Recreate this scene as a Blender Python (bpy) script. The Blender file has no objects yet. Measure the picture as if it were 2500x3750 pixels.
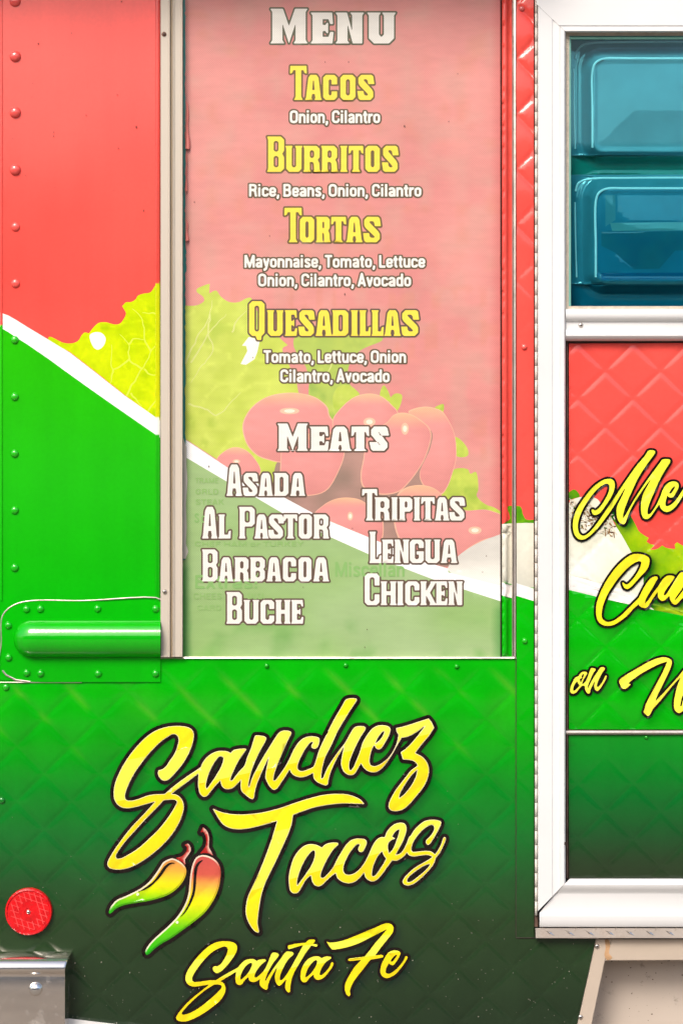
import bpy, math, random
import numpy as np
from mathutils import Vector
from mathutils.geometry import delaunay_2d_cdt

# ------------------------------------------------------------------ camera, sky, sun, exposure
S = 0.00045            # metres of truck side per photograph pixel
D = 3.0                # camera distance from the truck skin
ZC = 1.33              # height of the camera above the ground
scene = bpy.context.scene
cam = bpy.data.cameras.new('camera'); cam_o = bpy.data.objects.new('camera', cam)
scene.collection.objects.link(cam_o); scene.camera = cam_o
cam_o.location = (0, -D, ZC); cam_o.rotation_euler = (math.radians(90), 0, 0)
cam.sensor_fit = 'VERTICAL'; cam.angle = 2 * math.atan(1875 * S / D); cam.clip_start = 0.05; cam.clip_end = 2000

SUN_EL, SUN_AZ = 42.0, -22.0           # sun stands in front of the truck side, a little to the left
world = bpy.data.worlds.new('World'); scene.world = world; world.use_nodes = True
wn = world.node_tree; wn.nodes.clear()
sky = wn.nodes.new('ShaderNodeTexSky'); sky.sky_type = 'NISHITA'; sky.sun_disc = False
sky.sun_elevation = math.radians(SUN_EL); sky.sun_rotation = math.radians(180 + SUN_AZ * -1)
sky.dust_density = 4.0; sky.air_density = 1.0; sky.ozone_density = 1.0
bg = wn.nodes.new('ShaderNodeBackground'); bg.inputs['Strength'].default_value = 0.13
wo = wn.nodes.new('ShaderNodeOutputWorld')
wn.links.new(sky.outputs[0], bg.inputs[0]); wn.links.new(bg.outputs[0], wo.inputs[0])
sl = bpy.data.lights.new('sun', 'SUN'); sl.energy = 1.5; sl.angle = math.radians(22); sl.color = (1.0, 0.97, 0.93)
so = bpy.data.objects.new('sun', sl); scene.collection.objects.link(so)
_az = math.radians(SUN_AZ); _el = math.radians(SUN_EL)
sun_from = Vector((math.sin(_az) * math.cos(_el), -math.cos(_az) * math.cos(_el), math.sin(_el)))
so.rotation_euler = (-sun_from).to_track_quat('-Z', 'Y').to_euler()
scene.view_settings.view_transform = 'Standard'; scene.view_settings.look = 'None'
scene.view_settings.gamma = 1.0; scene.view_settings.exposure = 0.80
scene.view_settings.use_curve_mapping = False

# ------------------------------------------------------------------ basic helpers
rnd = random.Random(7)
rng = np.random.default_rng(7)
coll = scene.collection
E0 = 1.62              # light on the truck side: displayed value / base colour


def lin(r, g, b):
    out = []
    for c in (r, g, b):
        c /= 255.0
        out.append(c / 12.92 if c <= 0.04045 else ((c + 0.055) / 1.055) ** 2.4)
    return np.array(out)


def col(r, g, b):
    """base colour whose daylight appearance is the given display colour"""
    c = lin(r, g, b); c = c * (1 + .22 * np.clip((c - .85) / .15, 0, 1))
    return np.clip(c / E0, 0.001, 0.82)


def P(u, v, d=0.0):
    """photograph position (u, v) on the truck side, d metres proud of the skin"""
    k = (D - d) / D
    return ((u - 1250) * S * k, -d, ZC + (1875 - v) * S * k)


def obj(name, mesh, parent=None, label=None, kind=None):
    o = bpy.data.objects.new(name, mesh); coll.objects.link(o)
    if parent is not None: o.parent = parent
    if label: o['label'] = label
    if kind: o['kind'] = kind
    return o


def mesh_from(verts, faces, mat=None, smooth=False, name='mesh'):
    me = bpy.data.meshes.new(name)
    me.from_pydata([tuple(map(float, p)) for p in verts], [], [tuple(map(int, f)) for f in faces])
    me.validate(); me.update()
    if mat is not None: me.materials.append(mat)
    if smooth: me.polygons.foreach_set('use_smooth', [True] * len(me.polygons))
    return me


def set_cols(me, cols):
    """cols: one linear rgb per loop"""
    a = me.color_attributes.new('Col', 'FLOAT_COLOR', 'CORNER')
    arr = np.ones((len(me.loops), 4), dtype=np.float32); arr[:, :3] = cols
    a.data.foreach_set('color', arr.ravel())


def set_col_fn(me, fn):
    """colour from a function of photograph position, per loop"""
    n = len(me.vertices); co = np.empty(n * 3, dtype=np.float32); me.vertices.foreach_get('co', co)
    co = co.reshape(-1, 3); k = (D + co[:, 1]) / D
    u = co[:, 0] / (S * k) + 1250; v = 1875 - (co[:, 2] - ZC) / (S * k)
    li = np.empty(len(me.loops), dtype=np.int32); me.loops.foreach_get('vertex_index', li)
    set_cols(me, fn(u, v)[li])


# ------------------------------------------------------------------ 2-D tracing helpers
def parse(txt, ox, oy, k):
    """'x,y x,y! ...' -> smooth closed loop in photograph pixels; '!' marks a corner"""
    pts, cor = [], []
    for w in txt.split():
        c = w.endswith('!'); x, y = w.rstrip('!').split(',')
        pts.append((ox + float(x) * k, oy + float(y) * k)); cor.append(c)
    return smooth_loop(np.array(pts), cor)


def smooth_loop(p, cor=None, sub=6):
    n = len(p)
    if cor is None: cor = [False] * n
    out = []
    for i in range(n):
        p1, p2 = p[i], p[(i + 1) % n]; p0, p3 = p[i - 1], p[(i + 2) % n]
        if cor[i]: p0 = p1 + (p1 - p2) * 0.6
        if cor[(i + 1) % n]: p3 = p2 + (p2 - p1) * 0.6
        d1 = max(np.hypot(*(p1 - p0)) ** .5, 1e-3); d2 = max(np.hypot(*(p2 - p1)) ** .5, 1e-3); d3 = max(np.hypot(*(p3 - p2)) ** .5, 1e-3)
        m1 = ((p1 - p0) / d1 - (p2 - p0) / (d1 + d2) + (p2 - p1) / d2) * d2
        m2 = ((p2 - p1) / d2 - (p3 - p1) / (d2 + d3) + (p3 - p2) / d3) * d2
        for j in range(sub):
            t = j / sub; t2 = t * t; t3 = t2 * t
            out.append((2 * t3 - 3 * t2 + 1) * p1 + (t3 - 2 * t2 + t) * m1 + (-2 * t3 + 3 * t2) * p2 + (t3 - t2) * m2)
    return np.array(out)


class Field:
    """coverage raster over a window of photograph pixels"""
    def __init__(self, u0, v0, u1, v1, ss=1.0):
        self.u0, self.v0, self.ss = u0, v0, ss
        self.w = int(math.ceil((u1 - u0) * ss)); self.h = int(math.ceil((v1 - v0) * ss))
        self.a = np.zeros((self.h, self.w), dtype=np.float32)

    def fill(self, loops):
        """even-odd fill of loops (photograph pixels), merged into the field"""
        e0, e1 = [], []
        for l in loops:
            l = (np.asarray(l, dtype=float) - (self.u0, self.v0)) * self.ss
            e0.append(l); e1.append(np.roll(l, -1, axis=0))
        e0 = np.concatenate(e0); e1 = np.concatenate(e1)
        NS = 3
        ylo = max(0, int(np.floor(min(e0[:, 1].min(), e1[:, 1].min())))); yhi = min(self.h, int(np.ceil(e0[:, 1].max())) + 1)
        tmp = np.zeros_like(self.a[ylo:yhi])
        for iy in range(ylo, yhi):
            for s in range(NS):
                y = iy + (s + .5) / NS
                m = (e0[:, 1] <= y) != (e1[:, 1] <= y)
                if not m.any(): continue
                a, b = e0[m], e1[m]
                xs = np.sort(a[:, 0] + (y - a[:, 1]) / (b[:, 1] - a[:, 1]) * (b[:, 0] - a[:, 0]))
                row = tmp[iy - ylo]
                for j in range(0, len(xs) - 1, 2):
                    x0 = min(max(xs[j], 0), self.w - 1e-3); x1 = min(max(xs[j + 1], 0), self.w - 1e-3)
                    i0, i1 = int(x0), int(x1)
                    if i0 == i1: row[i0] += (x1 - x0) / NS
                    else:
                        row[i0] += (i0 + 1 - x0) / NS; row[i1] += (x1 - i1) / NS
                        row[i0 + 1:i1] += 1.0 / NS
        np.maximum(self.a[ylo:yhi], np.minimum(tmp, 1), out=self.a[ylo:yhi])

    def stroke(self, pts, t, closed=False):
        """polyline of constant width, butt ends, round joins"""
        pts = [np.array(p, dtype=float) for p in pts]
        if closed: pts = pts + [pts[0]]
        for i in range(len(pts) - 1):
            a, b = pts[i], pts[i + 1]; dv = b - a; L = np.hypot(*dv)
            if L < 1e-6: continue
            n = np.array((-dv[1], dv[0])) / L * t / 2
            self.fill([np.array([a + n, b + n, b - n, a - n])])
            if i > 0 or closed:
                an = np.linspace(0, 2 * math.pi, 13)[:-1]
                self.fill([np.stack([a[0] + np.cos(an) * t / 2, a[1] + np.sin(an) * t / 2], 1)])

    def like(self, a):
        f = Field.__new__(Field); f.u0, f.v0, f.ss, f.w, f.h, f.a = self.u0, self.v0, self.ss, self.w, self.h, a
        return f

    def dilate(self, r):
        r *= self.ss; out = self.a.copy(); H, W = out.shape
        offs = set()
        for q, n in ((r, max(16, int(r * 5))), (r * .55, 14)):
            for k in range(n):
                offs.add((int(round(math.cos(2 * math.pi * k / n) * q)), int(round(math.sin(2 * math.pi * k / n) * q))))
        for dx, dy in offs:
            ys, yd = (slice(0, H - dy), slice(dy, H)) if dy >= 0 else (slice(-dy, H), slice(0, H + dy))
            xs, xd = (slice(0, W - dx), slice(dx, W)) if dx >= 0 else (slice(-dx, W), slice(0, W + dx))
            np.maximum(out[yd, xd], self.a[ys, xs], out=out[yd, xd])
        return self.like(out)

    def erode(self, r):
        return self.like(1 - self.like(1 - self.a).dilate(r).a)

    def blur(self, r):
        a = self.a
        for _ in range(2):
            for ax in (0, 1):
                pad = [(0, 0), (0, 0)]; pad[ax] = (r + 1, r)
                c = np.cumsum(np.pad(a, pad, mode='edge'), axis=ax, dtype=np.float64)
                n = a.shape[ax]
                a = ((np.take(c, range(2 * r + 1, n + 2 * r + 1), axis=ax) - np.take(c, range(0, n), axis=ax)) / (2 * r + 1)).astype(np.float32)
        return self.like(a)

    def sample(self, u, v):
        x = (np.asarray(u) - self.u0) * self.ss - .5; y = (np.asarray(v) - self.v0) * self.ss - .5
        ok = (x >= 0) & (y >= 0) & (x < self.w - 1) & (y < self.h - 1)
        xi = np.clip(x.astype(int), 0, self.w - 2); yi = np.clip(y.astype(int), 0, self.h - 2)
        fx = np.clip(x - xi, 0, 1); fy = np.clip(y - yi, 0, 1); a = self.a
        val = (a[yi, xi] * (1 - fx) + a[yi, xi + 1] * fx) * (1 - fy) + (a[yi + 1, xi] * (1 - fx) + a[yi + 1, xi + 1] * fx) * fy
        return np.where(ok, val, 0.0)

    def loops(self, tol=0.3):
        """0.5 contour as simplified closed loops in photograph pixels"""
        a = np.pad(self.blur(1).a if self.ss >= 1 else self.a, 1)
        ins = a >= .5
        code = (ins[:-1, :-1] * 1 + ins[:-1, 1:] * 2 + ins[1:, 1:] * 4 + ins[1:, :-1] * 8)
        ys, xs = np.nonzero((code > 0) & (code < 15))
        TB = {1: [(3, 0)], 2: [(0, 1)], 3: [(3, 1)], 4: [(1, 2)], 5: [(3, 0), (1, 2)], 6: [(0, 2)], 7: [(3, 2)], 8: [(2, 3)],
              9: [(2, 0)], 10: [(0, 1), (2, 3)], 11: [(2, 1)], 12: [(1, 3)], 13: [(1, 0)], 14: [(0, 3)]}
        nxt, pos = {}, {}

        def key(x, y, e):
            return {0: (x, y, 0), 1: (x + 1, y, 1), 2: (x, y + 1, 0), 3: (x, y, 1)}[e]

        def pt(k):
            x, y, h = k
            if h == 0:
                p, q = a[y, x], a[y, x + 1]; return (x + (.5 - p) / (q - p), y)
            p, q = a[y, x], a[y + 1, x]; return (x, y + (.5 - p) / (q - p))
        for y, x in zip(ys.tolist(), xs.tolist()):
            for e, f in TB[int(code[y, x])]:
                nxt.setdefault(key(x, y, e), []).append(key(x, y, f))
        out = []
        while nxt:
            st = next(iter(nxt)); k = st; lp = []
            while k in nxt:
                lp.append(pt(k)); l = nxt[k]; n = l.pop()
                if not l: del nxt[k]
                k = n
                if k == st: break
            if len(lp) >= 6:
                lp = np.array(lp); lp = simplify(lp, tol * self.ss)
                if len(lp) >= 3:
                    out.append(np.stack([(lp[:, 0] - .5) / self.ss + self.u0, (lp[:, 1] - .5) / self.ss + self.v0], 1))
        return out


def simplify(p, tol):
    n = len(p); i0 = 0; i1 = int(np.argmax(np.hypot(*(p - p[0]).T)))
    keep = np.zeros(n + 1, bool); q = np.vstack([p, p[:1]]); keep[[0, i1, n]] = True
    st = [(0, i1), (i1, n)]
    while st:
        a, b = st.pop()
        if b - a < 2: continue
        d = q[b] - q[a]; L = max(np.hypot(*d), 1e-9); r = q[a + 1:b] - q[a]
        dist = np.abs(r[:, 0] * d[1] - r[:, 1] * d[0]) / L
        m = int(np.argmax(dist))
        if dist[m] > tol:
            m += a + 1; keep[m] = True; st += [(a, m), (m, b)]
    return q[:-1][keep[:-1]]


def pip(u, v, loop):
    loop = np.asarray(loop); r = np.zeros(len(u), bool)
    x0, y0 = loop.min(0); x1, y1 = loop.max(0)
    m = (u >= x0) & (u <= x1) & (v >= y0) & (v <= y1)
    idx = np.nonzero(m)[0]
    if not len(idx): return r
    uu, vv = u[idx], v[idx]; rr = np.zeros(len(idx), bool)
    a = loop; b = np.roll(loop, -1, 0)
    for (ax, ay), (bx, by) in zip(a.tolist(), b.tolist()):
        if ay == by: continue
        c = ((ay > vv) != (by > vv)); c &= uu < (bx - ax) * (vv - ay) / (by - ay) + ax
        rr ^= c
    r[idx] = rr
    return r


def triangulate(loops, extra_pts=None, lines=()):
    """constrained Delaunay of loops and open lines; returns verts (n,2), tris (m,3)"""
    vs, es = [], []
    for l in loops:
        b = len(vs); n = len(l); vs += [tuple(p) for p in l]; es += [(b + i, b + (i + 1) % n) for i in range(n)]
    for l in lines:
        b = len(vs); vs += [tuple(p) for p in l]; es += [(b + i, b + i + 1) for i in range(len(l) - 1)]
    if extra_pts is not None: vs += [tuple(p) for p in extra_pts]
    vv, _, ff, _, _, _ = delaunay_2d_cdt([Vector((float(x), float(y))) for x, y in vs], es, [], 0, 1e-4)
    return np.array([(p.x, p.y) for p in vv]), np.array([f for f in ff if len(f) == 3], dtype=int)


def noise2(u, v, sc, seed=0):
    """smooth value noise 0..1"""
    g = np.random.default_rng(seed + 99).random((64, 64))
    x = np.asarray(u) / sc; y = np.asarray(v) / sc; xi = np.floor(x).astype(int); yi = np.floor(y).astype(int)
    fx = x - xi; fy = y - yi; fx = fx * fx * (3 - 2 * fx); fy = fy * fy * (3 - 2 * fy)
    q = lambda i, j: g[j % 64, i % 64]
    return (q(xi, yi) * (1 - fx) + q(xi + 1, yi) * fx) * (1 - fy) + (q(xi, yi + 1) * (1 - fx) + q(xi + 1, yi + 1) * fx) * fy


def mixc(a, b, t):
    t = np.clip(np.asarray(t), 0, 1)[..., None]
    return np.asarray(a) * (1 - t) + np.asarray(b) * t


def grid_pts(u0, v0, u1, v1, step):
    a = np.arange(u0 + step / 2, u1, step); b = np.arange(v0 + step / 2, v1, step)
    g = np.stack(np.meshgrid(a, b), -1).reshape(-1, 2)
    return g + rng.uniform(-.12, .12, g.shape) * step


# quilted relief: diamonds with pressed creases
QP = 202.0


def quilt(amp, u0, v0):
    def h(u, v):
        a = ((u - u0) + (v - v0)) / QP; b = ((u - u0) - (v - v0)) / QP
        da = np.abs(a - np.round(a)) * QP / 1.414; db = np.abs(b - np.round(b)) * QP / 1.414
        f = lambda q: 1 - np.exp(-(q / 9.0) ** 2) + 0.5 * np.clip(q / 70, 0, 1)
        return amp * f(da) * f(db)
    return h


def quilt_pts(u0, v0, box):
    fr = np.array([0, .035, .08, .15, .28, .5, .72, .85, .92, .965])
    A = np.concatenate([fr + i for i in range(-40, 41)]) * QP
    aa, bb = np.meshgrid(A, A); u = u0 + (aa + bb) / 2; v = v0 + (aa - bb) / 2
    m = (u > box[0] + 2) & (u < box[2] - 2) & (v > box[1] + 2) & (v < box[3] - 2)
    return np.stack([u[m], v[m]], 1)


def panel(name, parent, outline, regions, hfn, pts, mat, d0, label=None, thick=0.004):
    """printed sheet: outline loop, paint-ordered (loop, colour fn) regions, relief hfn(u,v) metres"""
    outline = np.asarray(outline, float)
    # subdivide outline so relief continues to the edge
    ol = []
    for a, b in zip(outline, np.roll(outline, -1, 0)):
        n = max(1, int(np.hypot(*(b - a)) / 40)); ol += [a + (b - a) * i / n for i in range(n)]
    ol = np.array(ol)
    lo, hi = outline.min(0), outline.max(0)
    cons = []
    for l, _ in regions:
        if l is None: continue
        l = np.asarray(l)
        if l[:, 0].max() < lo[0] or l[:, 0].min() > hi[0] or l[:, 1].max() < lo[1] or l[:, 1].min() > hi[1]: continue
        cons.append(l)
    vv, ff = triangulate([ol] + cons, pts)
    c = vv[ff].mean(1)
    ff = ff[pip(c[:, 0], c[:, 1], outline)]; c = vv[ff].mean(1)
    e1 = vv[ff[:, 1]] - vv[ff[:, 0]]; e2 = vv[ff[:, 2]] - vv[ff[:, 0]]
    ff = ff[np.abs(e1[:, 0] * e2[:, 1] - e1[:, 1] * e2[:, 0]) > 1e-3]; c = vv[ff].mean(1)
    tri = vv[ff]; cols = np.zeros((len(ff), 3, 3))
    for l, fn in regions:
        m = np.ones(len(ff), bool) if l is None else pip(c[:, 0], c[:, 1], l)
        if m.any():
            t = tri[m].reshape(-1, 2); cols[m] = fn(t[:, 0], t[:, 1]).reshape(-1, 3, 3)
    h = hfn(vv[:, 0], vv[:, 1]) if hfn else np.zeros(len(vv))
    verts = [P(u, v, d0 + hh) for (u, v), hh in zip(vv, h)]
    # v runs down the picture: keep the faces looking at the camera (-y)
    faces = [f[::-1] if (e[0] * g[1] - e[1] * g[0]) > 0 else f for f, e, g in
             zip(ff.tolist(), (vv[ff[:, 1]] - vv[ff[:, 0]]).tolist(), (vv[ff[:, 2]] - vv[ff[:, 0]]).tolist())]
    flip = np.array([(e[0] * g[1] - e[1] * g[0]) > 0 for e, g in zip((vv[ff[:, 1]] - vv[ff[:, 0]]).tolist(), (vv[ff[:, 2]] - vv[ff[:, 0]]).tolist())])
    cols[flip] = cols[flip][:, ::-1]
    allc = cols.reshape(-1, 3)
    # folded edge
    nb = len(verts); n = len(outline); ef = []
    hE = hfn(outline[:, 0], outline[:, 1]) if hfn else np.zeros(n)
    verts += [P(u, v, d0 + hh) for (u, v), hh in zip(outline, hE)] + [P(u, v, d0 - thick) for u, v in outline]
    for i in range(n): ef.append((nb + i, nb + (i + 1) % n, nb + n + (i + 1) % n, nb + n + i))
    me = mesh_from(verts, faces + ef, mat, False, name)
    sm = [True] * len(faces) + [False] * len(ef); me.polygons.foreach_set('use_smooth', sm)
    edge = np.tile(allc.mean(0) * .8, (4 * n, 1))
    set_cols(me, np.vstack([allc, edge]))
    return obj(name, me, parent, label)


def decal(name, parent, layers, hfn, d0, mat, label=None, pts=None):
    """flat print layers [(Field, colour fn(u, v), offset, constraint lines)] lying on a surface"""
    V, F, Cc = [], [], []
    for fld, cf, off, lines in layers:
        lps = fld.loops()
        if not lps: continue
        ex = pts
        vv, ff = triangulate(lps, ex, lines)
        c = vv[ff].mean(1)
        m = fld.sample(c[:, 0], c[:, 1]) >= .5
        ff = ff[m]
        e1 = vv[ff[:, 1]] - vv[ff[:, 0]]; e2 = vv[ff[:, 2]] - vv[ff[:, 0]]; cr = e1[:, 0] * e2[:, 1] - e1[:, 1] * e2[:, 0]
        ff = ff[np.abs(cr) > 1e-3]; cr = cr[np.abs(cr) > 1e-3]
        ff = np.where((cr > 0)[:, None], ff[:, ::-1], ff)
        used, inv = np.unique(ff, return_inverse=True); ff = inv.reshape(-1, 3); vv = vv[used]
        h = hfn(vv[:, 0], vv[:, 1]) if hfn else np.zeros(len(vv))
        b = len(V); V += [P(u, v, d0 + hh + off) for (u, v), hh in zip(vv, h)]
        F += (ff + b).tolist()
        c = vv[ff].mean(1); t = vv[ff]
        Cc.append(cf(t[..., 0].ravel(), t[..., 1].ravel(), np.repeat(c[:, 0], 3), np.repeat(c[:, 1], 3)))
    me = mesh_from(V, F, mat, True, name)
    set_cols(me, np.vstack(Cc))
    return obj(name, me, parent, label)


def flat(c):
    c = np.asarray(c)
    return lambda u, v, *_: np.tile(c, (len(u), 1))


# ------------------------------------------------------------------ solid helpers
def rail(name, parent, mat, prof, a0, a1, axis='v', m0=None, m1=None, label=None, smooth=True, back=None, seg=1):
    """moulding: profile [(offset px across, depth m)] swept along one axis; m0/m1(off) move the mitred ends"""
    pr = list(prof)
    if back is not None: pr = [(pr[0][0], back)] + pr + [(pr[-1][0], back)]
    V, F = [], []; n = len(pr)
    for j in range(seg + 1):
        t = j / seg
        for off, d in pr:
            s0 = a0 if m0 is None else m0(off); s1 = a1 if m1 is None else m1(off)
            a = s0 + (s1 - s0) * t
            V.append(P(off, a, d) if axis == 'v' else P(a, off, d))
    for j in range(seg):
        for i in range(n - 1):
            q = (j * n + i, j * n + i + 1, (j + 1) * n + i + 1, (j + 1) * n + i)
            F.append(q if axis == 'h' else q[::-1])
    F.append(tuple(range(n)) if axis == 'v' else tuple(range(n))[::-1])
    e = tuple(seg * n + i for i in range(n)); F.append(e[::-1] if axis == 'v' else e)
    me = mesh_from(V, F, mat, False, name)
    if smooth:
        me.polygons.foreach_set('use_smooth', [len(p.vertices) == 4 for p in me.polygons])
        me.set_sharp_from_angle(angle=math.radians(35))
    return obj(name, me, parent, label)


def slab(name, parent, mat, loop, d0, d1, label=None, bevel=0.0):
    """plate: polygon in photograph pixels from depth d0 (back) to d1 (front), bevelled front edge"""
    loop = np.asarray(loop, float); area = 0.5 * np.sum(loop[:, 0] * np.roll(loop[:, 1], -1) - np.roll(loop[:, 0], -1) * loop[:, 1])
    if area < 0: loop = loop[::-1]
    n = len(loop); V = [P(u, v, d0) for u, v in loop]
    rings = [loop]
    if bevel:
        V += [P(u, v, d1 - bevel * S) for u, v in loop]
        pv = np.roll(loop, 1, 0); nx = np.roll(loop, -1, 0)
        e1 = (loop - pv); e1 /= np.hypot(*e1.T)[:, None]; e2 = (nx - loop); e2 /= np.hypot(*e2.T)[:, None]
        n1 = np.stack([-e1[:, 1], e1[:, 0]], 1); n2 = np.stack([-e2[:, 1], e2[:, 0]], 1)
        nn = n1 + n2; nn /= np.maximum((nn * n1).sum(1), .3)[:, None]
        V += [P(u, v, d1) for u, v in loop + nn * bevel]
        k = 3
    else:
        V += [P(u, v, d1) for u, v in loop]; k = 2
    F = []
    for r in range(k - 1):
        for i in range(n):
            j = (i + 1) % n; F.append((r * n + i, r * n + j, (r + 1) * n + j, (r + 1) * n + i)[::-1])
    F.append(tuple((k - 1) * n + i for i in range(n))[::-1]); F.append(tuple(range(n)))
    me = mesh_from(V, F, mat, False, name)
    return obj(name, me, parent, label)


def dome_mesh(r, h, mat, name, seg=14, rings=4, flat_top=0.0, colour=None):
    """round-headed rivet or bolt, axis -y, base at origin"""
    V, F = [], []
    for j in range(rings):
        a = j / rings * math.pi / 2; rr = r * (math.cos(a) * (1 - flat_top) + flat_top); y = -h * math.sin(a)
        for i in range(seg):
            t = 2 * math.pi * i / seg; V.append((rr * math.cos(t), y, rr * math.sin(t)))
    V.append((0, -h, 0))
    for j in range(rings - 1):
        for i in range(seg):
            k = (i + 1) % seg; F.append((j * seg + i, j * seg + k, (j + 1) * seg + k, (j + 1) * seg + i))
    for i in range(seg): F.append(((rings - 1) * seg + i, (rings - 1) * seg + (i + 1) % seg, len(V) - 1))
    me = mesh_from(V, F, mat, True, name)
    if colour is not None: set_cols(me, np.tile(colour, (len(me.loops), 1)))
    return me


def rrect(u0, v0, u1, v1, r, n=6):
    pts = []
    for cx, cy, a in ((u1 - r, v0 + r, -90), (u1 - r, v1 - r, 0), (u0 + r, v1 - r, 90), (u0 + r, v0 + r, 180)):
        for i in range(n + 1):
            t = math.radians(a + 90 * i / n); pts.append((cx + r * math.cos(t), cy + r * math.sin(t)))
    return np.array(pts)


# ------------------------------------------------------------------ materials
def new_mat(name):
    m = bpy.data.materials.new(name); m.use_nodes = True; nt = m.node_tree
    return m, nt, nt.nodes['Principled BSDF']


def nd(nt, t, **kw):
    n = nt.nodes.new(t)
    for k, v in kw.items(): setattr(n, k, v)
    return n


def add_bump(nt, b, scale, strength, dist=0.001, detail=3.0, coords=None):
    tc = nd(nt, 'ShaderNodeTexCoord'); nz = nd(nt, 'ShaderNodeTexNoise'); nz.inputs['Scale'].default_value = scale; nz.inputs['Detail'].default_value = detail
    bp = nd(nt, 'ShaderNodeBump'); bp.inputs['Strength'].default_value = strength; bp.inputs['Distance'].default_value = dist
    nt.links.new(tc.outputs['Object'], nz.inputs['Vector']); nt.links.new(nz.outputs['Fac'], bp.inputs['Height']); nt.links.new(bp.outputs['Normal'], b.inputs['Normal'])
    return tc, nz, bp


def vary(nt, src, tc, scale, lo, hi, stretch=None):
    """multiply a colour by soft noise between lo and hi"""
    nz = nd(nt, 'ShaderNodeTexNoise'); nz.inputs['Scale'].default_value = scale; nz.inputs['Detail'].default_value = 5
    if stretch:
        mp = nd(nt, 'ShaderNodeMapping'); mp.inputs['Scale'].default_value = stretch
        nt.links.new(tc.outputs['Object'], mp.inputs['Vector']); nt.links.new(mp.outputs['Vector'], nz.inputs['Vector'])
    else: nt.links.new(tc.outputs['Object'], nz.inputs['Vector'])
    mr = nd(nt, 'ShaderNodeMapRange'); mr.inputs['From Min'].default_value = .3; mr.inputs['From Max'].default_value = .7
    mr.inputs['To Min'].default_value = lo; mr.inputs['To Max'].default_value = hi
    nt.links.new(nz.outputs['Fac'], mr.inputs['Value'])
    vm = nd(nt, 'ShaderNodeVectorMath', operation='SCALE')
    nt.links.new(src, vm.inputs[0]); nt.links.new(mr.outputs['Result'], vm.inputs['Scale'])
    return vm.outputs['Vector']


def m_vinyl(name='printed_vinyl', rough=.13, spec=.42):
    m, nt, b = new_mat(name)
    at = nd(nt, 'ShaderNodeAttribute', attribute_name='Col')
    tc, nz, bp = add_bump(nt, b, 420, .12, .0006)
    c = vary(nt, at.outputs['Color'], tc, 9, .95, 1.05)
    c = vary(nt, c, tc, 160, .97, 1.03)
    c = vary(nt, c, tc, 3, .97, 1.03, (1, 1, .25))
    c = vary(nt, c, tc, 40, .97, 1.03, (1, 1, .06))
    nt.links.new(c, b.inputs['Base Color'])
    b.inputs['Roughness'].default_value = rough; b.inputs['Specular IOR Level'].default_value = spec
    return m


def m_film():
    m, nt, b = new_mat('perforated_film')
    at = nd(nt, 'ShaderNodeAttribute', attribute_name='Col')
    tc, nz, bp = add_bump(nt, b, 14, .25, .004)
    mp = nd(nt, 'ShaderNodeMapping'); mp.inputs['Rotation'].default_value = (0, math.radians(45), 0)
    vo = nd(nt, 'ShaderNodeTexVoronoi'); vo.inputs['Scale'].default_value = 390; vo.inputs['Randomness'].default_value = 0
    vo.voronoi_dimensions = '2D'
    sx = nd(nt, 'ShaderNodeSeparateXYZ'); cx = nd(nt, 'ShaderNodeCombineXYZ')
    nt.links.new(tc.outputs['Object'], mp.inputs['Vector']); nt.links.new(mp.outputs['Vector'], sx.inputs[0])
    nt.links.new(sx.outputs['X'], cx.inputs['X']); nt.links.new(sx.outputs['Z'], cx.inputs['Y']); nt.links.new(cx.outputs[0], vo.inputs['Vector'])
    mr = nd(nt, 'ShaderNodeMapRange'); mr.inputs['From Min'].default_value = .24; mr.inputs['From Max'].default_value = .34
    mr.inputs['To Min'].default_value = .82; mr.inputs['To Max'].default_value = 1.05
    nt.links.new(vo.outputs['Distance'], mr.inputs['Value'])
    vm = nd(nt, 'ShaderNodeVectorMath', operation='SCALE'); nt.links.new(at.outputs['Color'], vm.inputs[0]); nt.links.new(mr.outputs['Result'], vm.inputs['Scale'])
    c = vary(nt, vm.outputs['Vector'], tc, 7, .965, 1.035)
    c = vary(nt, c, tc, 30, .96, 1.04, (1, 1, 3))
    nt.links.new(c, b.inputs['Base Color']); b.inputs['Roughness'].default_value = .38; b.inputs['Specular IOR Level'].default_value = .3
    return m


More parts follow.
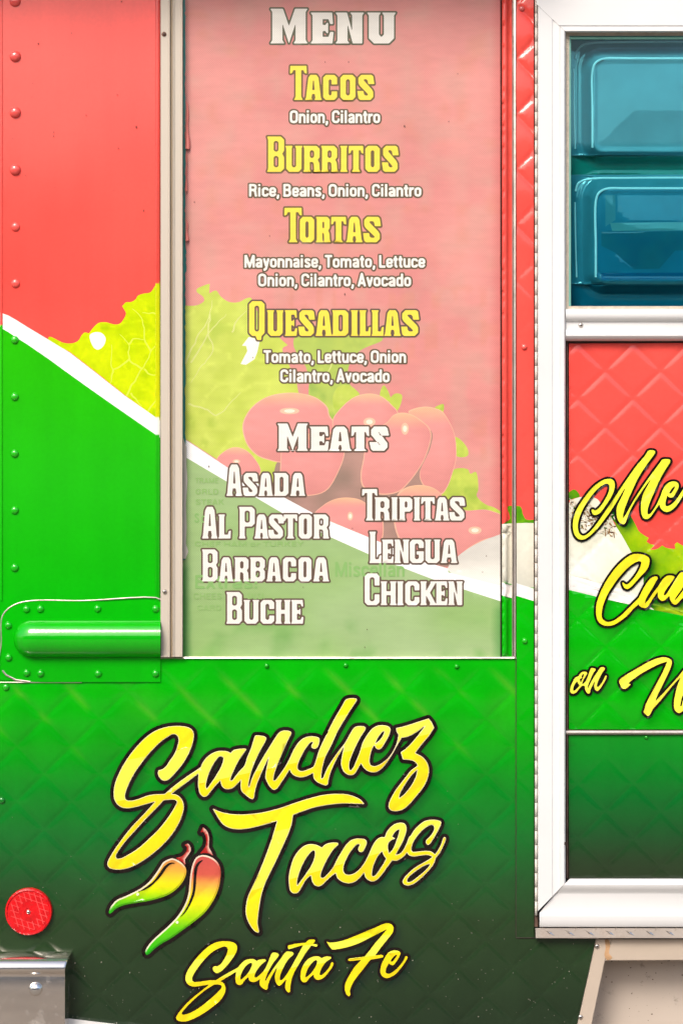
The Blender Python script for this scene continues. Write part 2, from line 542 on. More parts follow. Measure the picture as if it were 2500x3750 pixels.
def m_simple(name, c, rough=.5, metal=0.0, spec=.5, var=(9, .94, 1.06), bump=(200, .1, .001), stretch=None, dirt=None):
    m, nt, b = new_mat(name)
    rgb = nd(nt, 'ShaderNodeRGB'); rgb.outputs[0].default_value = (*[float(x) for x in c], 1)
    tc, nz, bp = add_bump(nt, b, *bump)
    o = vary(nt, rgb.outputs[0], tc, *var, stretch)
    if dirt:
        dn = nd(nt, 'ShaderNodeTexNoise'); dn.inputs['Scale'].default_value = dirt[1]; dn.inputs['Detail'].default_value = 8; dn.inputs['Roughness'].default_value = .75
        nt.links.new(tc.outputs['Object'], dn.inputs['Vector'])
        mr = nd(nt, 'ShaderNodeMapRange'); mr.inputs['From Min'].default_value = dirt[2]; mr.inputs['From Max'].default_value = dirt[3]
        mr.inputs['To Max'].default_value = dirt[4]
        nt.links.new(dn.outputs['Fac'], mr.inputs['Value'])
        mx = nd(nt, 'ShaderNodeMix', data_type='RGBA'); nt.links.new(mr.outputs['Result'], mx.inputs['Factor'])
        nt.links.new(o, mx.inputs['A']); mx.inputs['B'].default_value = (*[float(x) for x in dirt[0]], 1); o = mx.outputs['Result']
        if metal:
            inv = nd(nt, 'ShaderNodeMath', operation='MULTIPLY_ADD'); inv.inputs[1].default_value = -metal; inv.inputs[2].default_value = metal
            nt.links.new(mr.outputs['Result'], inv.inputs[0]); nt.links.new(inv.outputs[0], b.inputs['Metallic'])
    nt.links.new(o, b.inputs['Base Color'])
    b.inputs['Roughness'].default_value = rough; b.inputs['Specular IOR Level'].default_value = spec
    if not (dirt and metal): b.inputs['Metallic'].default_value = metal
    return m


def m_attr(name, rough, spec=.5, coat=0.0):
    m, nt, b = new_mat(name)
    at = nd(nt, 'ShaderNodeAttribute', attribute_name='Col'); tc, nz, bp = add_bump(nt, b, 9, .03, .002)
    c = vary(nt, at.outputs['Color'], tc, 14, .9, 1.1)
    nt.links.new(c, b.inputs['Base Color']); b.inputs['Roughness'].default_value = rough; b.inputs['Specular IOR Level'].default_value = spec; b.inputs['Coat Weight'].default_value = coat
    return m


def m_glass(name, tint, gl=.06):
    m = bpy.data.materials.new(name); m.use_nodes = True; nt = m.node_tree; nt.nodes.clear()
    out = nd(nt, 'ShaderNodeOutputMaterial'); tr = nd(nt, 'ShaderNodeBsdfTransparent'); tr.inputs[0].default_value = (*tint, 1)
    g = nd(nt, 'ShaderNodeBsdfGlossy'); g.inputs['Roughness'].default_value = .03
    fr = nd(nt, 'ShaderNodeFresnel'); fr.inputs[0].default_value = 1.3
    mx = nd(nt, 'ShaderNodeMixShader'); nt.links.new(fr.outputs[0], mx.inputs[0]); nt.links.new(tr.outputs[0], mx.inputs[1]); nt.links.new(g.outputs[0], mx.inputs[2]); nt.links.new(mx.outputs[0], out.inputs[0])
    return m


VINYL = m_vinyl(); GLOSSY = m_vinyl('wrapped_rail', .10, .75); FILM = m_film()
WHITE = m_simple('white_painted_aluminium', (.66, .65, .635), .34, 0, .4, (6, .95, 1.02), (60, .06, .002), None, ((.50, .42, .33), 5, .60, .80, .35))
CREAM = m_simple('cream_trim', lin(230, 217, 199) / E0, .42, 0, .4, (5, .93, 1.04), (90, .08, .002), (1, 1, .3), ((.45, .37, .27), 11, .62, .8, .4))
ALU = m_simple('aluminium_edge', (.62, .56, .5), .32, .85, .5, (20, .8, 1.1), (120, .2, .001), None, ((.25, .18, .13), 30, .52, .7, .6))
STEEL = m_simple('stainless_steel', (.92, .85, .77), .2, 1.0, .5, (7, .88, 1.06), (35, .05, .002), (1, 1, 5), ((.33, .27, .2), 14, .55, .8, .55))
BRUSHED = m_simple('worn_steel_sheet', (.60, .54, .48), .42, .75, .5, (8, .86, 1.08), (60, .12, .001), None, ((.36, .28, .2), 9, .52, .75, .5))
PLATE = m_simple('tread_plate_aluminium', (.66, .58, .51), .4, .6, .5, (12, .85, 1.1), (90, .15, .001), None, ((.30, .21, .15), 16, .52, .72, .7))
BEIGE = m_simple('beige_step_paint', lin(224, 205, 184) / E0, .5, 0, .4, (6, .9, 1.05), (60, .15, .002), None, ((.22, .15, .10), 7, .55, .74, .6))
WELL = m_simple('step_well_paint', lin(240, 222, 204) / E0, .55, 0, .4, (4, .88, 1.06), (50, .15, .002), None, ((.14, .10, .07), 26, .60, .70, .85))
DARK = m_simple('dark_seam', (.035, .025, .02), .6, 0, .3)
BROWN = m_simple('brown_sealant', lin(115, 88, 76) / E0, .4, .2, .5, (40, .6, 1.3), (150, .4, .002))
PUTTY = m_simple('cracked_putty', lin(242, 228, 205) / E0, .8, 0, .2, (120, .85, 1.05), (400, .6, .003), None, ((.35, .28, .2), 90, .60, .68, .5))
RUBBER = m_simple('tyre_rubber', (.03, .03, .03), .8, 0, .3)
ASPH = m_simple('concrete_ground', (.20, .17, .14), .85, 0, .3, (3, .85, 1.1), (40, .4, .004))
SHELL = m_simple('inner_shell', (.10, .09, .08), .7)
SCREW = m_simple('screw_metal', (.55, .5, .45), .3, .9, .5, (60, .8, 1.1), (200, .2, .001))
RUSTY = m_simple('rusty_screw', (.20, .11, .08), .45, .6, .5, (200, .6, 1.4), (300, .3, .001))
ACRYL = m_attr('moulded_acrylic', .07, .6, .6)
TEAL_GLASS = m_glass('teal_tinted_glass', (.68, .95, .98))
CLEAR = m_glass('clear_pane', (.93, .98, .97))
# ------------------------------------------------------------------ traced lettering (loops in zoomed pixels)
RA = (350, 2500, 700 / 1568); RB = (700, 2500, 700 / 1568); RC = (1100, 2500, 700 / 1568)
RD = (700, 2900, 700 / 1568); RE = (1000, 2900, 700 / 1568)
RF = (600, 3350, 500 / 1568); RG = (1050, 3350, 500 / 1568)
RH = (2050, 1600, 450 / 1568); RI = (2050, 2000, 450 / 1568); RJ = (2050, 2350, 450 / 1568)
RQ = (380, 3000, 450 / 1568)


def multi(*parts):
    """one loop from pieces traced in different zoom windows"""
    pts, cor = [], []
    for reg, txt in parts:
        for w in txt.split():
            c = w.endswith('!'); x, y = w.rstrip('!').split(',')
            pts.append((reg[0] + float(x) * reg[2], reg[1] + float(y) * reg[2])); cor.append(c)
    return smooth_loop(np.array(pts), cor)


L_NAME = [multi(
    (RA, "570,805 600,795 640,757 720,660 775,560 805,460 805,410 780,375 720,357 640,355 560,368 480,400 400,460 320,545 250,640 195,740 160,830 150,900 155,955 180,1000 220,1025 270,1030 340,1018 420,995 490,975! 400,1075 300,1180 220,1280 150,1380 105,1460 98,1495 115,1520 160,1533 220,1532 300,1510 400,1455 510,1370 600,1280 670,1180 710,1090 725,1020 715,970 690,935 660,918 622,912! 700,855 780,795 845,745!"),
    (RB, "57,830 65,890 80,922 105,937 130,930 155,900 195,850 240,802! 250,845 275,870 310,874 345,862 375,835 410,797! 405,850 415,892 450,925 500,956 515,945 522,900 540,830 575,745 640,603! 622,680 608,770 615,800 635,840 660,870 680,880 705,868 735,825 775,765 808,712! 820,740 850,765 900,777 945,768 980,752 1000,740! 1003,780 1025,810 1065,832 1105,843 1120,835 1125,800 1145,730 1190,630 1255,520! 1240,580 1228,660 1235,700 1255,735 1290,757 1325,757 1350,735 1375,690 1392,662!"),
    (RC, "515,695 550,725 590,736 630,730 680,690 725,630 765,565 800,500 830,450! 850,450 900,435 960,400 1022,353! 940,460 870,535 820,572! 830,600 838,630! 870,632 920,640 950,662 958,682! 905,720 850,790 780,880 740,950 722,1000 725,1030 745,1050 790,1053 840,1040 890,1000 950,930 1005,860 1040,790 1053,720 1040,660 1000,610 940,577! 990,510 1050,440 1095,370! 1075,325 1050,293! 980,315 900,342 830,362 782,372! 787,400 803,428! 790,490 765,550 725,610 680,650 640,675 600,685 575,675 566,650 570,600 590,535 606,512! 620,540 640,548 660,540 695,490 730,420 738,380 720,358 690,350 640,350 590,375 545,430 510,490 485,570 455,645 430,700 408,720 398,695 402,650 440,550 490,450 535,375 525,360 490,355 450,362 430,380 400,430 360,500 305,570 250,650 210,720 185,780 172,787 170,765 180,700 200,620 250,520 310,390 400,240 462,135 440,127 400,128 370,140 340,190 270,310 210,430 150,560 120,660!"),
    (RB, "1000,690 960,710 910,725 885,720 872,700 878,660 905,600 945,530 985,487 1000,490 985,515 990,535 1015,543 1035,530 1052,480 1050,455 1025,443 970,440 920,455 880,490 840,550 808,620 770,690 725,755 690,800 678,803 675,785 690,720 740,600 790,480 822,408 800,395 760,392 725,405 690,450 640,530 590,610 540,700 500,780 475,858! 470,840 485,760 510,680 560,570 617,455 600,440 550,432 525,435 515,460 490,540 460,610 435,685 405,715 360,770 335,803 322,800 325,780 350,720 390,640 430,580 453,545 440,540 390,543 345,555 325,577! 290,562 230,560 180,575 130,610 95,655 78,695!"),
    (RA, "800,735 720,790 640,850 568,913! 500,915 430,925 350,955 290,968 255,962 243,940 248,900 270,840 310,760 370,670 450,570 530,490 600,440 640,422 670,435 682,470 675,510 650,580 610,640 575,690 545,712 520,718 512,735 520,770 545,798")),
    multi((RA, "912,872! 905,850 915,790 945,710 985,640 1020,605 1045,612 1048,635 1030,690 990,760 950,820")),
    multi((RA, "560,965! 610,960 650,962 668,975 650,1020 600,1100 530,1190 440,1280 350,1360 270,1410 210,1440 175,1442 168,1420 190,1380 240,1310 320,1220 420,1110 500,1030")),
    multi((RC, "808,948! 815,910 860,830 910,760 958,712! 945,770 910,840 850,915")),
    multi((RC, "613,500! 622,475 645,435 670,405 686,398 682,420 650,470"))]
L_TEE = [multi((RD, "175,135! 220,155 300,177 400,185 500,180 600,165 720,135 850,90 960,55 1080,25 1200,15 1280,20 1340,38 1390,65 1420,100! 1340,97 1240,95 1130,105 1000,130 900,165 835,190! 825,260 790,360 740,470 690,580 640,680 600,770 575,850 560,940 550,1010 545,1080 555,1130 557,1155! 530,1150 500,1120 465,1060 448,1000 450,930 465,860 500,780 560,650 620,500 665,370 705,238! 640,258 560,280 470,300 390,307 320,298 265,270 225,220 195,170"))]
L_ACOS = [multi((RE, "128,700 130,760 140,810 160,830 185,833 205,825 235,780 270,720 310,685! 318,730 340,765 370,776 400,765 440,725 480,690 513,665! 525,705 560,735 610,750 660,742 700,715 745,662! 755,700 780,725 815,735 850,722 890,680 940,610 975,562! 1010,565 1050,545 1080,520 1097,497! 1110,518 1150,530 1210,522 1270,518 1305,532! 1290,545 1240,575 1170,615 1110,665 1070,710 1060,740 1075,762 1110,768 1150,755 1210,710 1270,650 1310,600 1328,560 1333,540! 1365,500 1400,430 1415,390 1412,372 1400,370 1390,385 1380,420 1350,480 1325,512! 1300,492 1260,483 1210,487 1160,492 1140,490 1133,470 1145,420 1190,350 1240,300 1290,272 1310,275 1320,295 1310,330 1280,370 1255,395 1250,415 1265,435 1280,430 1310,390 1350,320 1375,265 1375,245 1350,232 1290,228 1240,240 1190,275 1150,320 1128,358! 1115,368 1090,430 1060,485 1035,508 1003,517! 1030,470 1070,390 1092,320 1092,285 1075,258 1040,252 1000,262 960,290 930,330 915,370! 880,372 850,390 820,430 795,485! 760,560 720,620 670,665 620,680 590,672 575,645 580,600 610,530 650,470 690,430 710,432 700,455 698,480 715,495 735,490 755,455 768,415 755,390 720,383 680,383 640,395 600,430 560,490 520,560 490,620 440,680 410,705 393,702 390,680 410,620 450,540 495,470 535,430 530,418 490,415 440,425 415,440 400,457! 370,440 320,428 270,435 220,470 175,530 145,610")),
          multi((RE, "197,770! 195,740 215,660 250,580 295,510 330,480 342,490 340,530 320,590 270,670 230,725")),
          multi((RE, "812,690 830,690 870,640 915,570 925,548! 905,520 893,488! 870,510 840,560 815,630")),
          multi((RE, "950,505! 940,460 945,420 970,395 1003,383! 975,368! 990,340 1015,315 1033,308 1032,330 1010,400 980,470")),
          multi((RE, "1100,738 1098,720 1130,680 1190,635 1240,605 1282,590! 1280,605 1240,650 1180,700 1130,735"))]
L_TOWN = [multi(
    (RF, "610,670 650,655 700,610 760,540 815,460 840,400 840,360 820,330 770,310 690,303 620,312 550,340 470,400 390,480 320,570 270,650 250,710 253,760 280,800 330,823 400,820 470,808 525,800! 450,860 360,930 270,1010 200,1090 155,1150 142,1185 155,1210 200,1225 270,1220 350,1190 460,1130 570,1050 650,980 695,910 710,850 700,810 680,780 648,765! 720,720 832,652! 822,720 830,780 845,800 870,806 895,798 930,750 972,712! 980,750 1000,768 1025,773 1060,765 1105,735! 1100,780 1110,820 1140,845 1175,862 1190,850 1195,810 1220,740 1270,650 1312,580! 1290,640 1275,710 1280,760 1300,800 1320,815 1345,805 1380,765 1408,735! 1395,800 1393,840 1405,870 1430,892"),
    (RG, "36,885 40,830 55,740 90,650 150,550 210,450 280,352! 330,365 345,365 350,350 340,340 300,332! 325,300 322,288 290,284 245,292 220,320! 180,325 100,333 15,352! 12,370 20,397! 80,380 140,360 190,348! 150,420 100,510 45,610"),
    (RF, "1400,700 1360,745 1335,752 1330,730 1340,680 1380,590 1430,510 1490,450 1480,430 1440,422 1405,425 1380,450 1330,520 1270,600 1210,690 1160,775! 1165,740 1190,670 1250,560 1320,460 1300,440 1250,435 1235,450 1200,540 1150,640 1100,690 1065,720 1045,720 1040,700 1060,650 1110,580 1172,525 1165,513 1120,512 1085,520 1065,532! 1040,512 990,508 930,525 880,570 852,605! 760,655 680,700 598,752! 540,752 470,760 400,770 350,772 330,760 325,730 340,690 390,610 460,520 540,440 620,390 690,365 720,370 735,390 730,430 700,500 660,560 620,590 580,592 565,605 565,630 585,660")),
    multi((RF, "580,800! 640,803 665,815 660,840 610,900 520,980 420,1060 320,1120 240,1147 208,1145 208,1125 250,1070 350,970 470,870")),
    multi((RF, "880,752! 878,720 895,660 940,590 985,555 1010,555 1012,580 980,650 930,710")),
    multi((RG, "160,660 158,720 170,760 200,776 230,765 260,725 308,685! 315,720 340,745 375,745 420,725 470,670 515,610 535,560 525,545 510,548 495,590 450,650 400,692 378,692 378,670 400,610 450,540 510,497 500,482 450,480 415,490 398,500! 370,480 310,480 250,505 200,560 170,620")),
    multi((RG, "212,725! 215,690 240,620 290,550 330,520 348,525 345,560 310,630 260,690")),
    multi((RG, "455,308! 500,320 560,315 650,295 780,245 900,195 1020,145 1110,105 1160,97 1200,110 1222,145 1215,200 1180,250 1120,325 1060,400 1012,468! 1060,462 1095,462 1108,475 1100,488 1050,500 960,515! 900,590 830,680 770,760 735,830 722,880 728,910 722,930 710,937! 685,915 668,870 665,830 675,780 710,710 770,610 855,517! 780,525 715,530 700,518 712,505 780,495 892,480! 950,410 1010,330 1080,250 1157,160! 1080,200 960,260 820,330 680,375 580,395 520,400! 490,365")),
    multi((RG, "1075,620 1072,660 1090,700 1120,722 1155,727 1200,712 1250,680 1310,610 1360,540 1385,490 1378,475 1362,478 1345,515 1300,580 1240,640 1190,672 1155,678 1135,665 1135,630 1150,590 1170,555! 1185,570 1215,580 1235,565 1270,515 1300,460 1303,435 1285,418 1240,408 1200,415 1160,440 1120,500 1090,560")),
    multi((RG, "1187,538! 1200,510 1235,470 1260,457 1262,470 1240,505 1215,535"))]
L_MEX = [multi((RH, "440,997 500,975 560,900 630,800 675,710 695,630 690,580 665,545 620,535 560,545 480,590 400,660 310,770 230,890 180,1000 160,1100 165,1190 190,1260 230,1300 275,1312 330,1295 400,1240 490,1150 580,1030 660,920 760,755 842,625! 790,750 720,900 717,980 730,1050 760,1095 808,1117! 830,1095 860,1010 920,880 990,770 1075,640 1167,520! 1120,610 1060,720 1035,820 1028,920 1040,1000 1065,1040 1105,1048 1150,1020 1200,950 1262,857! 1280,910 1315,945 1360,958 1410,940 1470,890 1530,800 1600,690 1700,560! 1690,500! 1610,600 1568,665 1520,740 1470,810 1410,865 1370,885 1345,880 1340,840 1355,770 1362,748! 1385,768 1410,775 1440,765 1480,700 1508,640 1505,600 1480,575 1440,567 1390,580 1340,620 1300,690 1280,750 1262,790 1230,860 1180,940 1140,985 1118,988 1110,960 1125,880 1180,740 1260,560 1350,400 1403,310 1395,290 1340,282 1300,290 1270,330 1180,450 1080,590 980,740 890,890 830,1000 798,1042! 802,990 830,890 900,720 1000,510 1110,340 1210,195 1200,177 1150,168 1120,178 1080,240 970,370 870,510 760,670 660,820 560,970 470,1100 390,1200 330,1250 290,1262 250,1240 228,1190 225,1110 250,1010 300,900 370,790 450,690 530,620 590,595 620,610 628,650 610,720 570,800 510,890 460,935 440,940 420,925 400,930 400,955 420,990")),
         multi((RH, "1385,722! 1400,690 1435,645 1458,628 1460,645 1435,690 1410,722"))]
L_CUI = [multi((RI, "790,470 800,500 815,530 850,548 890,530 950,470 1020,390 1080,330 1120,270 1138,190 1130,150 1100,125 1040,105 970,98 910,110 840,150 740,240 650,350 560,490 500,620 462,740 455,850 470,930 500,980 550,1010 610,1018 680,1005 760,960 860,880 930,800 998,740! 1010,765 1050,785 1090,787 1120,765 1160,700 1242,580! 1245,640 1265,680 1300,698 1330,690 1390,632! 1400,680 1430,730 1460,747 1490,735 1530,690 1568,655 1690,520! 1690,420! 1640,470 1568,560 1500,650 1452,702! 1470,660 1540,560 1620,430 1690,330! 1600,325 1568,333 1532,340 1460,440 1400,540 1350,615 1325,632 1320,610 1350,550 1400,480 1450,410 1455,390 1420,375 1360,380 1310,420 1250,510 1180,600 1120,690 1080,730! 1085,690 1120,620 1170,540 1220,450 1243,410 1235,390 1200,388 1160,405 1110,460 1060,540 1020,620 1000,660 950,710 870,790 780,880 680,950 610,968 560,950 530,910 528,850 550,740 600,620 680,490 780,360 880,260 960,205 1010,190 1030,200 1028,240 1000,310 950,390 890,460 860,485 835,490 810,470 797,462"))]
L_ON = [multi((RJ, "125,630 135,655 165,663 200,650 240,600 275,562! 312,562! 315,600 330,640 365,665 378,650 385,610 420,540 455,470! 440,520 432,570 445,615 475,632 500,610 540,550 580,480 592,440 585,428 572,440 550,490 510,550 480,578 467,570 470,540 500,460 540,390 570,345 560,328 520,325 500,345 450,420 400,500 360,580 345,607! 350,570 390,470 420,400 452,355 440,342 395,337 385,350 350,450 320,510 295,535 275,537! 300,480 330,430 343,400 330,385 295,382 260,400 235,435 215,447! 190,460 160,510 130,580")),
        multi((RJ, "165,620 175,560 215,500! 225,530 245,555 210,600 180,625")),
        multi((RJ, "245,480! 285,455! 268,445 300,405 300,430 280,480 260,520"))]
L_WHL = [multi((RJ, "750,500 765,555 790,595 825,603 860,580 900,545! 880,535 862,537! 900,500 960,455 1050,395 1150,340 1250,290 1365,250! 1310,380 1230,530 1150,680 1090,800 1068,880! 1060,900 1085,925 1115,950! 1140,935 1180,860 1260,770 1350,660 1440,550 1540,445! 1500,540 1470,650 1450,760 1450,840 1465,880 1510,910 1568,880 1690,780! 1690,600! 1568,740 1545,820 1530,825 1535,780 1560,690 1690,560! 1690,260! 1568,365 1500,450 1400,560 1300,670 1205,765! 1240,680 1310,540 1390,370 1420,280 1415,235 1380,210 1320,197 1240,210 1130,255 1000,330 870,405 780,465"))]


def lettering_fields(loops, pad):
    # each loop is its own shape when it does not lie inside another one, else a hole
    lo = np.min([l.min(0) for l in loops], 0) - pad; hi = np.max([l.max(0) for l in loops], 0) + pad
    f = Field(math.floor(lo[0]), math.floor(lo[1]), math.ceil(hi[0]), math.ceil(hi[1]))
    f.fill(loops)
    return f


# -- slab-serif small caps of the menu, drawn in a w x h box (y down)
def glyph(ch, w, h, t, th):
    s = t * .2; f = h * .09; c = min(w, h) * .2; c2 = c * .45
    R = lambda a, b, cc, d: [(a + c2, b), (cc - c2, b), (cc, b + c2), (cc, d - c2), (cc - c2, d), (a + c2, d), (a, d - c2), (a, b + c2)]
    x = (w - t) / 2
    G = {
        'I': [[(x - s, 0), (x + t + s, 0), (x + t, f), (x + t, h - f), (x + t + s, h), (x - s, h), (x, h - f), (x, f)]],
        'O': [R(0, 0, w, h) if False else [(c, 0), (w - c, 0), (w, c), (w, h - c), (w - c, h), (c, h), (0, h - c), (0, c)], R(t, th, w - t, h - th)],
        'U': [[(-s, 0), (t + s, 0), (t, f), (t, h - th - c2), (t + c2, h - th), (w - t - c2, h - th), (w - t, h - th - c2), (w - t, f), (w - t - s, 0), (w + s, 0), (w, f), (w, h - c), (w - c, h), (c, h), (0, h - c), (0, f)]],
        'C': [[(c, 0), (w - c, 0), (w, c), (w, .38 * h), (w - t, .38 * h), (w - t, th + c2), (w - t - c2, th), (t + c2, th), (t, th + c2), (t, h - th - c2), (t + c2, h - th), (w - t - c2, h - th), (w - t, h - th - c2), (w - t, .66 * h), (w, .66 * h), (w, h - c), (w - c, h), (c, h), (0, h - c), (0, c)]],
        'G': [[(c, 0), (w - c, 0), (w, c), (w, .36 * h), (w - t, .36 * h), (w - t, th + c2), (w - t - c2, th), (t + c2, th), (t, th + c2), (t, h - th - c2), (t + c2, h - th), (w - t - c2, h - th), (w - t, h - th - c2), (w - t, .64 * h), (w * .48, .64 * h), (w * .48, .5 * h), (w, .5 * h), (w, h - c), (w - c, h), (c, h), (0, h - c), (0, c)]],
        'S': [[(c, 0), (w - c * .6, 0), (w, c * .5), (w + s, .37 * h), (w - t * .9, .37 * h), (w - t, th + c2), (w - t - c2, th), (t, th), (t * .95, .22 * h), (w - t * .25, .58 * h), (w, .68 * h), (w, h - c), (w - c, h), (c * .6, h), (0, h - c * .5), (-s, .64 * h), (t * .9, .64 * h), (t, h - th - c2), (t + c2, h - th), (w - t, h - th), (w - t * .95, .77 * h), (t * .25, .43 * h), (0, .34 * h), (0, c)]],
        'A': [[(-s, h), (t + s, h), (t, h - f), (t + .05 * w, .76 * h), (w - t - .05 * w, .76 * h), (w - t, h - f), (w - t - s, h), (w + s, h), (w - .01 * w, h - f), (.84 * w, .12 * h), (.70 * w, 0), (.30 * w, 0), (.16 * w, .12 * h), (.01 * w, h - f)], [(.415 * w, .61 * h), (.585 * w, .61 * h), (.53 * w, .22 * h), (.47 * w, .22 * h)]],
        'B': [[(-s, 0), (w - c, 0), (w, c), (w, .40 * h), (w - .12 * w, .49 * h), (w, .58 * h), (w, h - c), (w - c, h), (-s, h), (0, h - f), (0, f)], R(t, th, w - t, .43 * h), R(t, .55 * h, w - t, h - th)],
        'D': [[(-s, 0), (w - c, 0), (w, c), (w, h - c), (w - c, h), (-s, h), (0, h - f), (0, f)], R(t, th, w - t, h - th)],
        'R': [[(-s, 0), (w - c, 0), (w, c), (w, .44 * h), (w - .13 * w, .54 * h), (w - .02 * w, .66 * h), (w, h - f), (w + s, h), (w - t - s * .5, h), (w - t, h - f), (w - t - .02 * w, .68 * h), (w - t - .1 * w, .62 * h), (t, .62 * h), (t, h - f), (t + s, h), (-s, h), (0, h - f), (0, f)], R(t, th, w - t, .47 * h)],
        'P': [[(-s, 0), (w - c, 0), (w, c), (w, .62 * h - c), (w - c, .62 * h), (t, .62 * h), (t, h - f), (t + s, h), (-s, h), (0, h - f), (0, f)], R(t, th, w - t, .62 * h - th)],
        'T': [[(0, 0), (w, 0), (w * 1.02, th * 1.8), (.88 * w, th * 1.6), (.82 * w, th), (w / 2 + t / 2, th), (w / 2 + t / 2, h - f), (w / 2 + t / 2 + s * 1.6, h), (w / 2 - t / 2 - s * 1.6, h), (w / 2 - t / 2, h - f), (w / 2 - t / 2, th), (.18 * w, th), (.12 * w, 1.6 * th), (-.02 * w, 1.8 * th)]],
        'L': [[(-s, 0), (t + s, 0), (t, f), (t, h - th), (.78 * w, h - th), (.84 * w, h - 1.9 * th), (w * 1.04, h - 2.1 * th), (w, h), (-s, h), (0, h - f), (0, f)]],
        'E': [[(-s, 0), (w * .96, 0), (w, 1.75 * th), (.86 * w, 1.75 * th), (.78 * w, th), (t, th), (t, .5 * h - th / 2), (.62 * w, .5 * h - th * .42), (.70 * w, .5 * h - th * .8), (.76 * w, .5 * h - th * .8), (.76 * w, .5 * h + th * .8), (.70 * w, .5 * h + th * .8), (.62 * w, .5 * h + th * .42), (t, .5 * h + th / 2), (t, h - th), (.78 * w, h - th), (.86 * w, h - 1.75 * th), (w * 1.03, h - 1.75 * th), (w * .97, h), (-s, h), (0, h - f), (0, f)]],
        'N': [[(-s, 0), (t * .95, 0), (w - t, .62 * h), (w - t, f), (w - t - s, 0), (w + s, 0), (w, f), (w, h), (w - t * .95, h), (t, .36 * h), (t, h - f), (t + s, h), (-s, h), (0, h - f), (0, f)]],
        'M': [[(-s, 0), (t * 1.05, 0), (w / 2, .5 * h), (w - t * 1.05, 0), (w + s, 0), (w, f), (w, h - f), (w + s, h), (w - t - s, h), (w - t, h - f), (w - t, .42 * h), (w / 2, h), (t, .42 * h), (t, h - f), (t + s, h), (-s, h), (0, h - f), (0, f)]],
        'H': [[(-s, 0), (t + s, 0), (t, f), (t, .5 * h - th / 2), (w - t, .5 * h - th / 2), (w - t, f), (w - t - s, 0), (w + s, 0), (w, f), (w, h - f), (w + s, h), (w - t - s, h), (w - t, h - f), (w - t, .5 * h + th / 2), (t, .5 * h + th / 2), (t, h - f), (t + s, h), (-s, h), (0, h - f), (0, f)]],
        'K': [[(-s, 0), (t + s, 0), (t, f), (t, .42 * h), (w - t, f), (w - t, 0), (w + s, 0), (w, f), (.62 * w, .48 * h), (w, h - f), (w + s, h), (w - t - s, h), (w - t, h - f), (t, .58 * h), (t, h - f), (t + s, h), (-s, h), (0, h - f), (0, f)]],
    }
    G['Q'] = G['O']
    return [np.array(l) for l in G[ch]]


def menu_word(name, parent, letters, v_cap, v_small, v_base, t, th, fill_col, out_col, label, hfn, d0, ow=6.0):
    """letters: [(char, u0, u1)], first one a full capital"""
    u0 = min(a for _, a, _ in letters) - 16; u1 = max(b for _, _, b in letters) + 16
    f = Field(u0, v_cap - 16, u1, v_base + 26)
    for i, (ch, a, b) in enumerate(letters):
        top = v_cap if (i == 0 or ch.islower()) else v_small
        g = glyph(ch.upper(), b - a, v_base - top, t, th)
        f.fill([l + (a, top) for l in g])
        if ch.upper() == 'Q': f.fill([np.array([(a + .38 * (b - a), v_base - 8), (a + .80 * (b - a), v_base - 8), (a + .78 * (b - a), v_base + 15), (a + .52 * (b - a), v_base + 15)])])
    decal(name, parent, [(f.dilate(ow), flat(out_col), .0003, ()), (f, flat(fill_col), .0007, ())], hfn, d0, FILM, label)


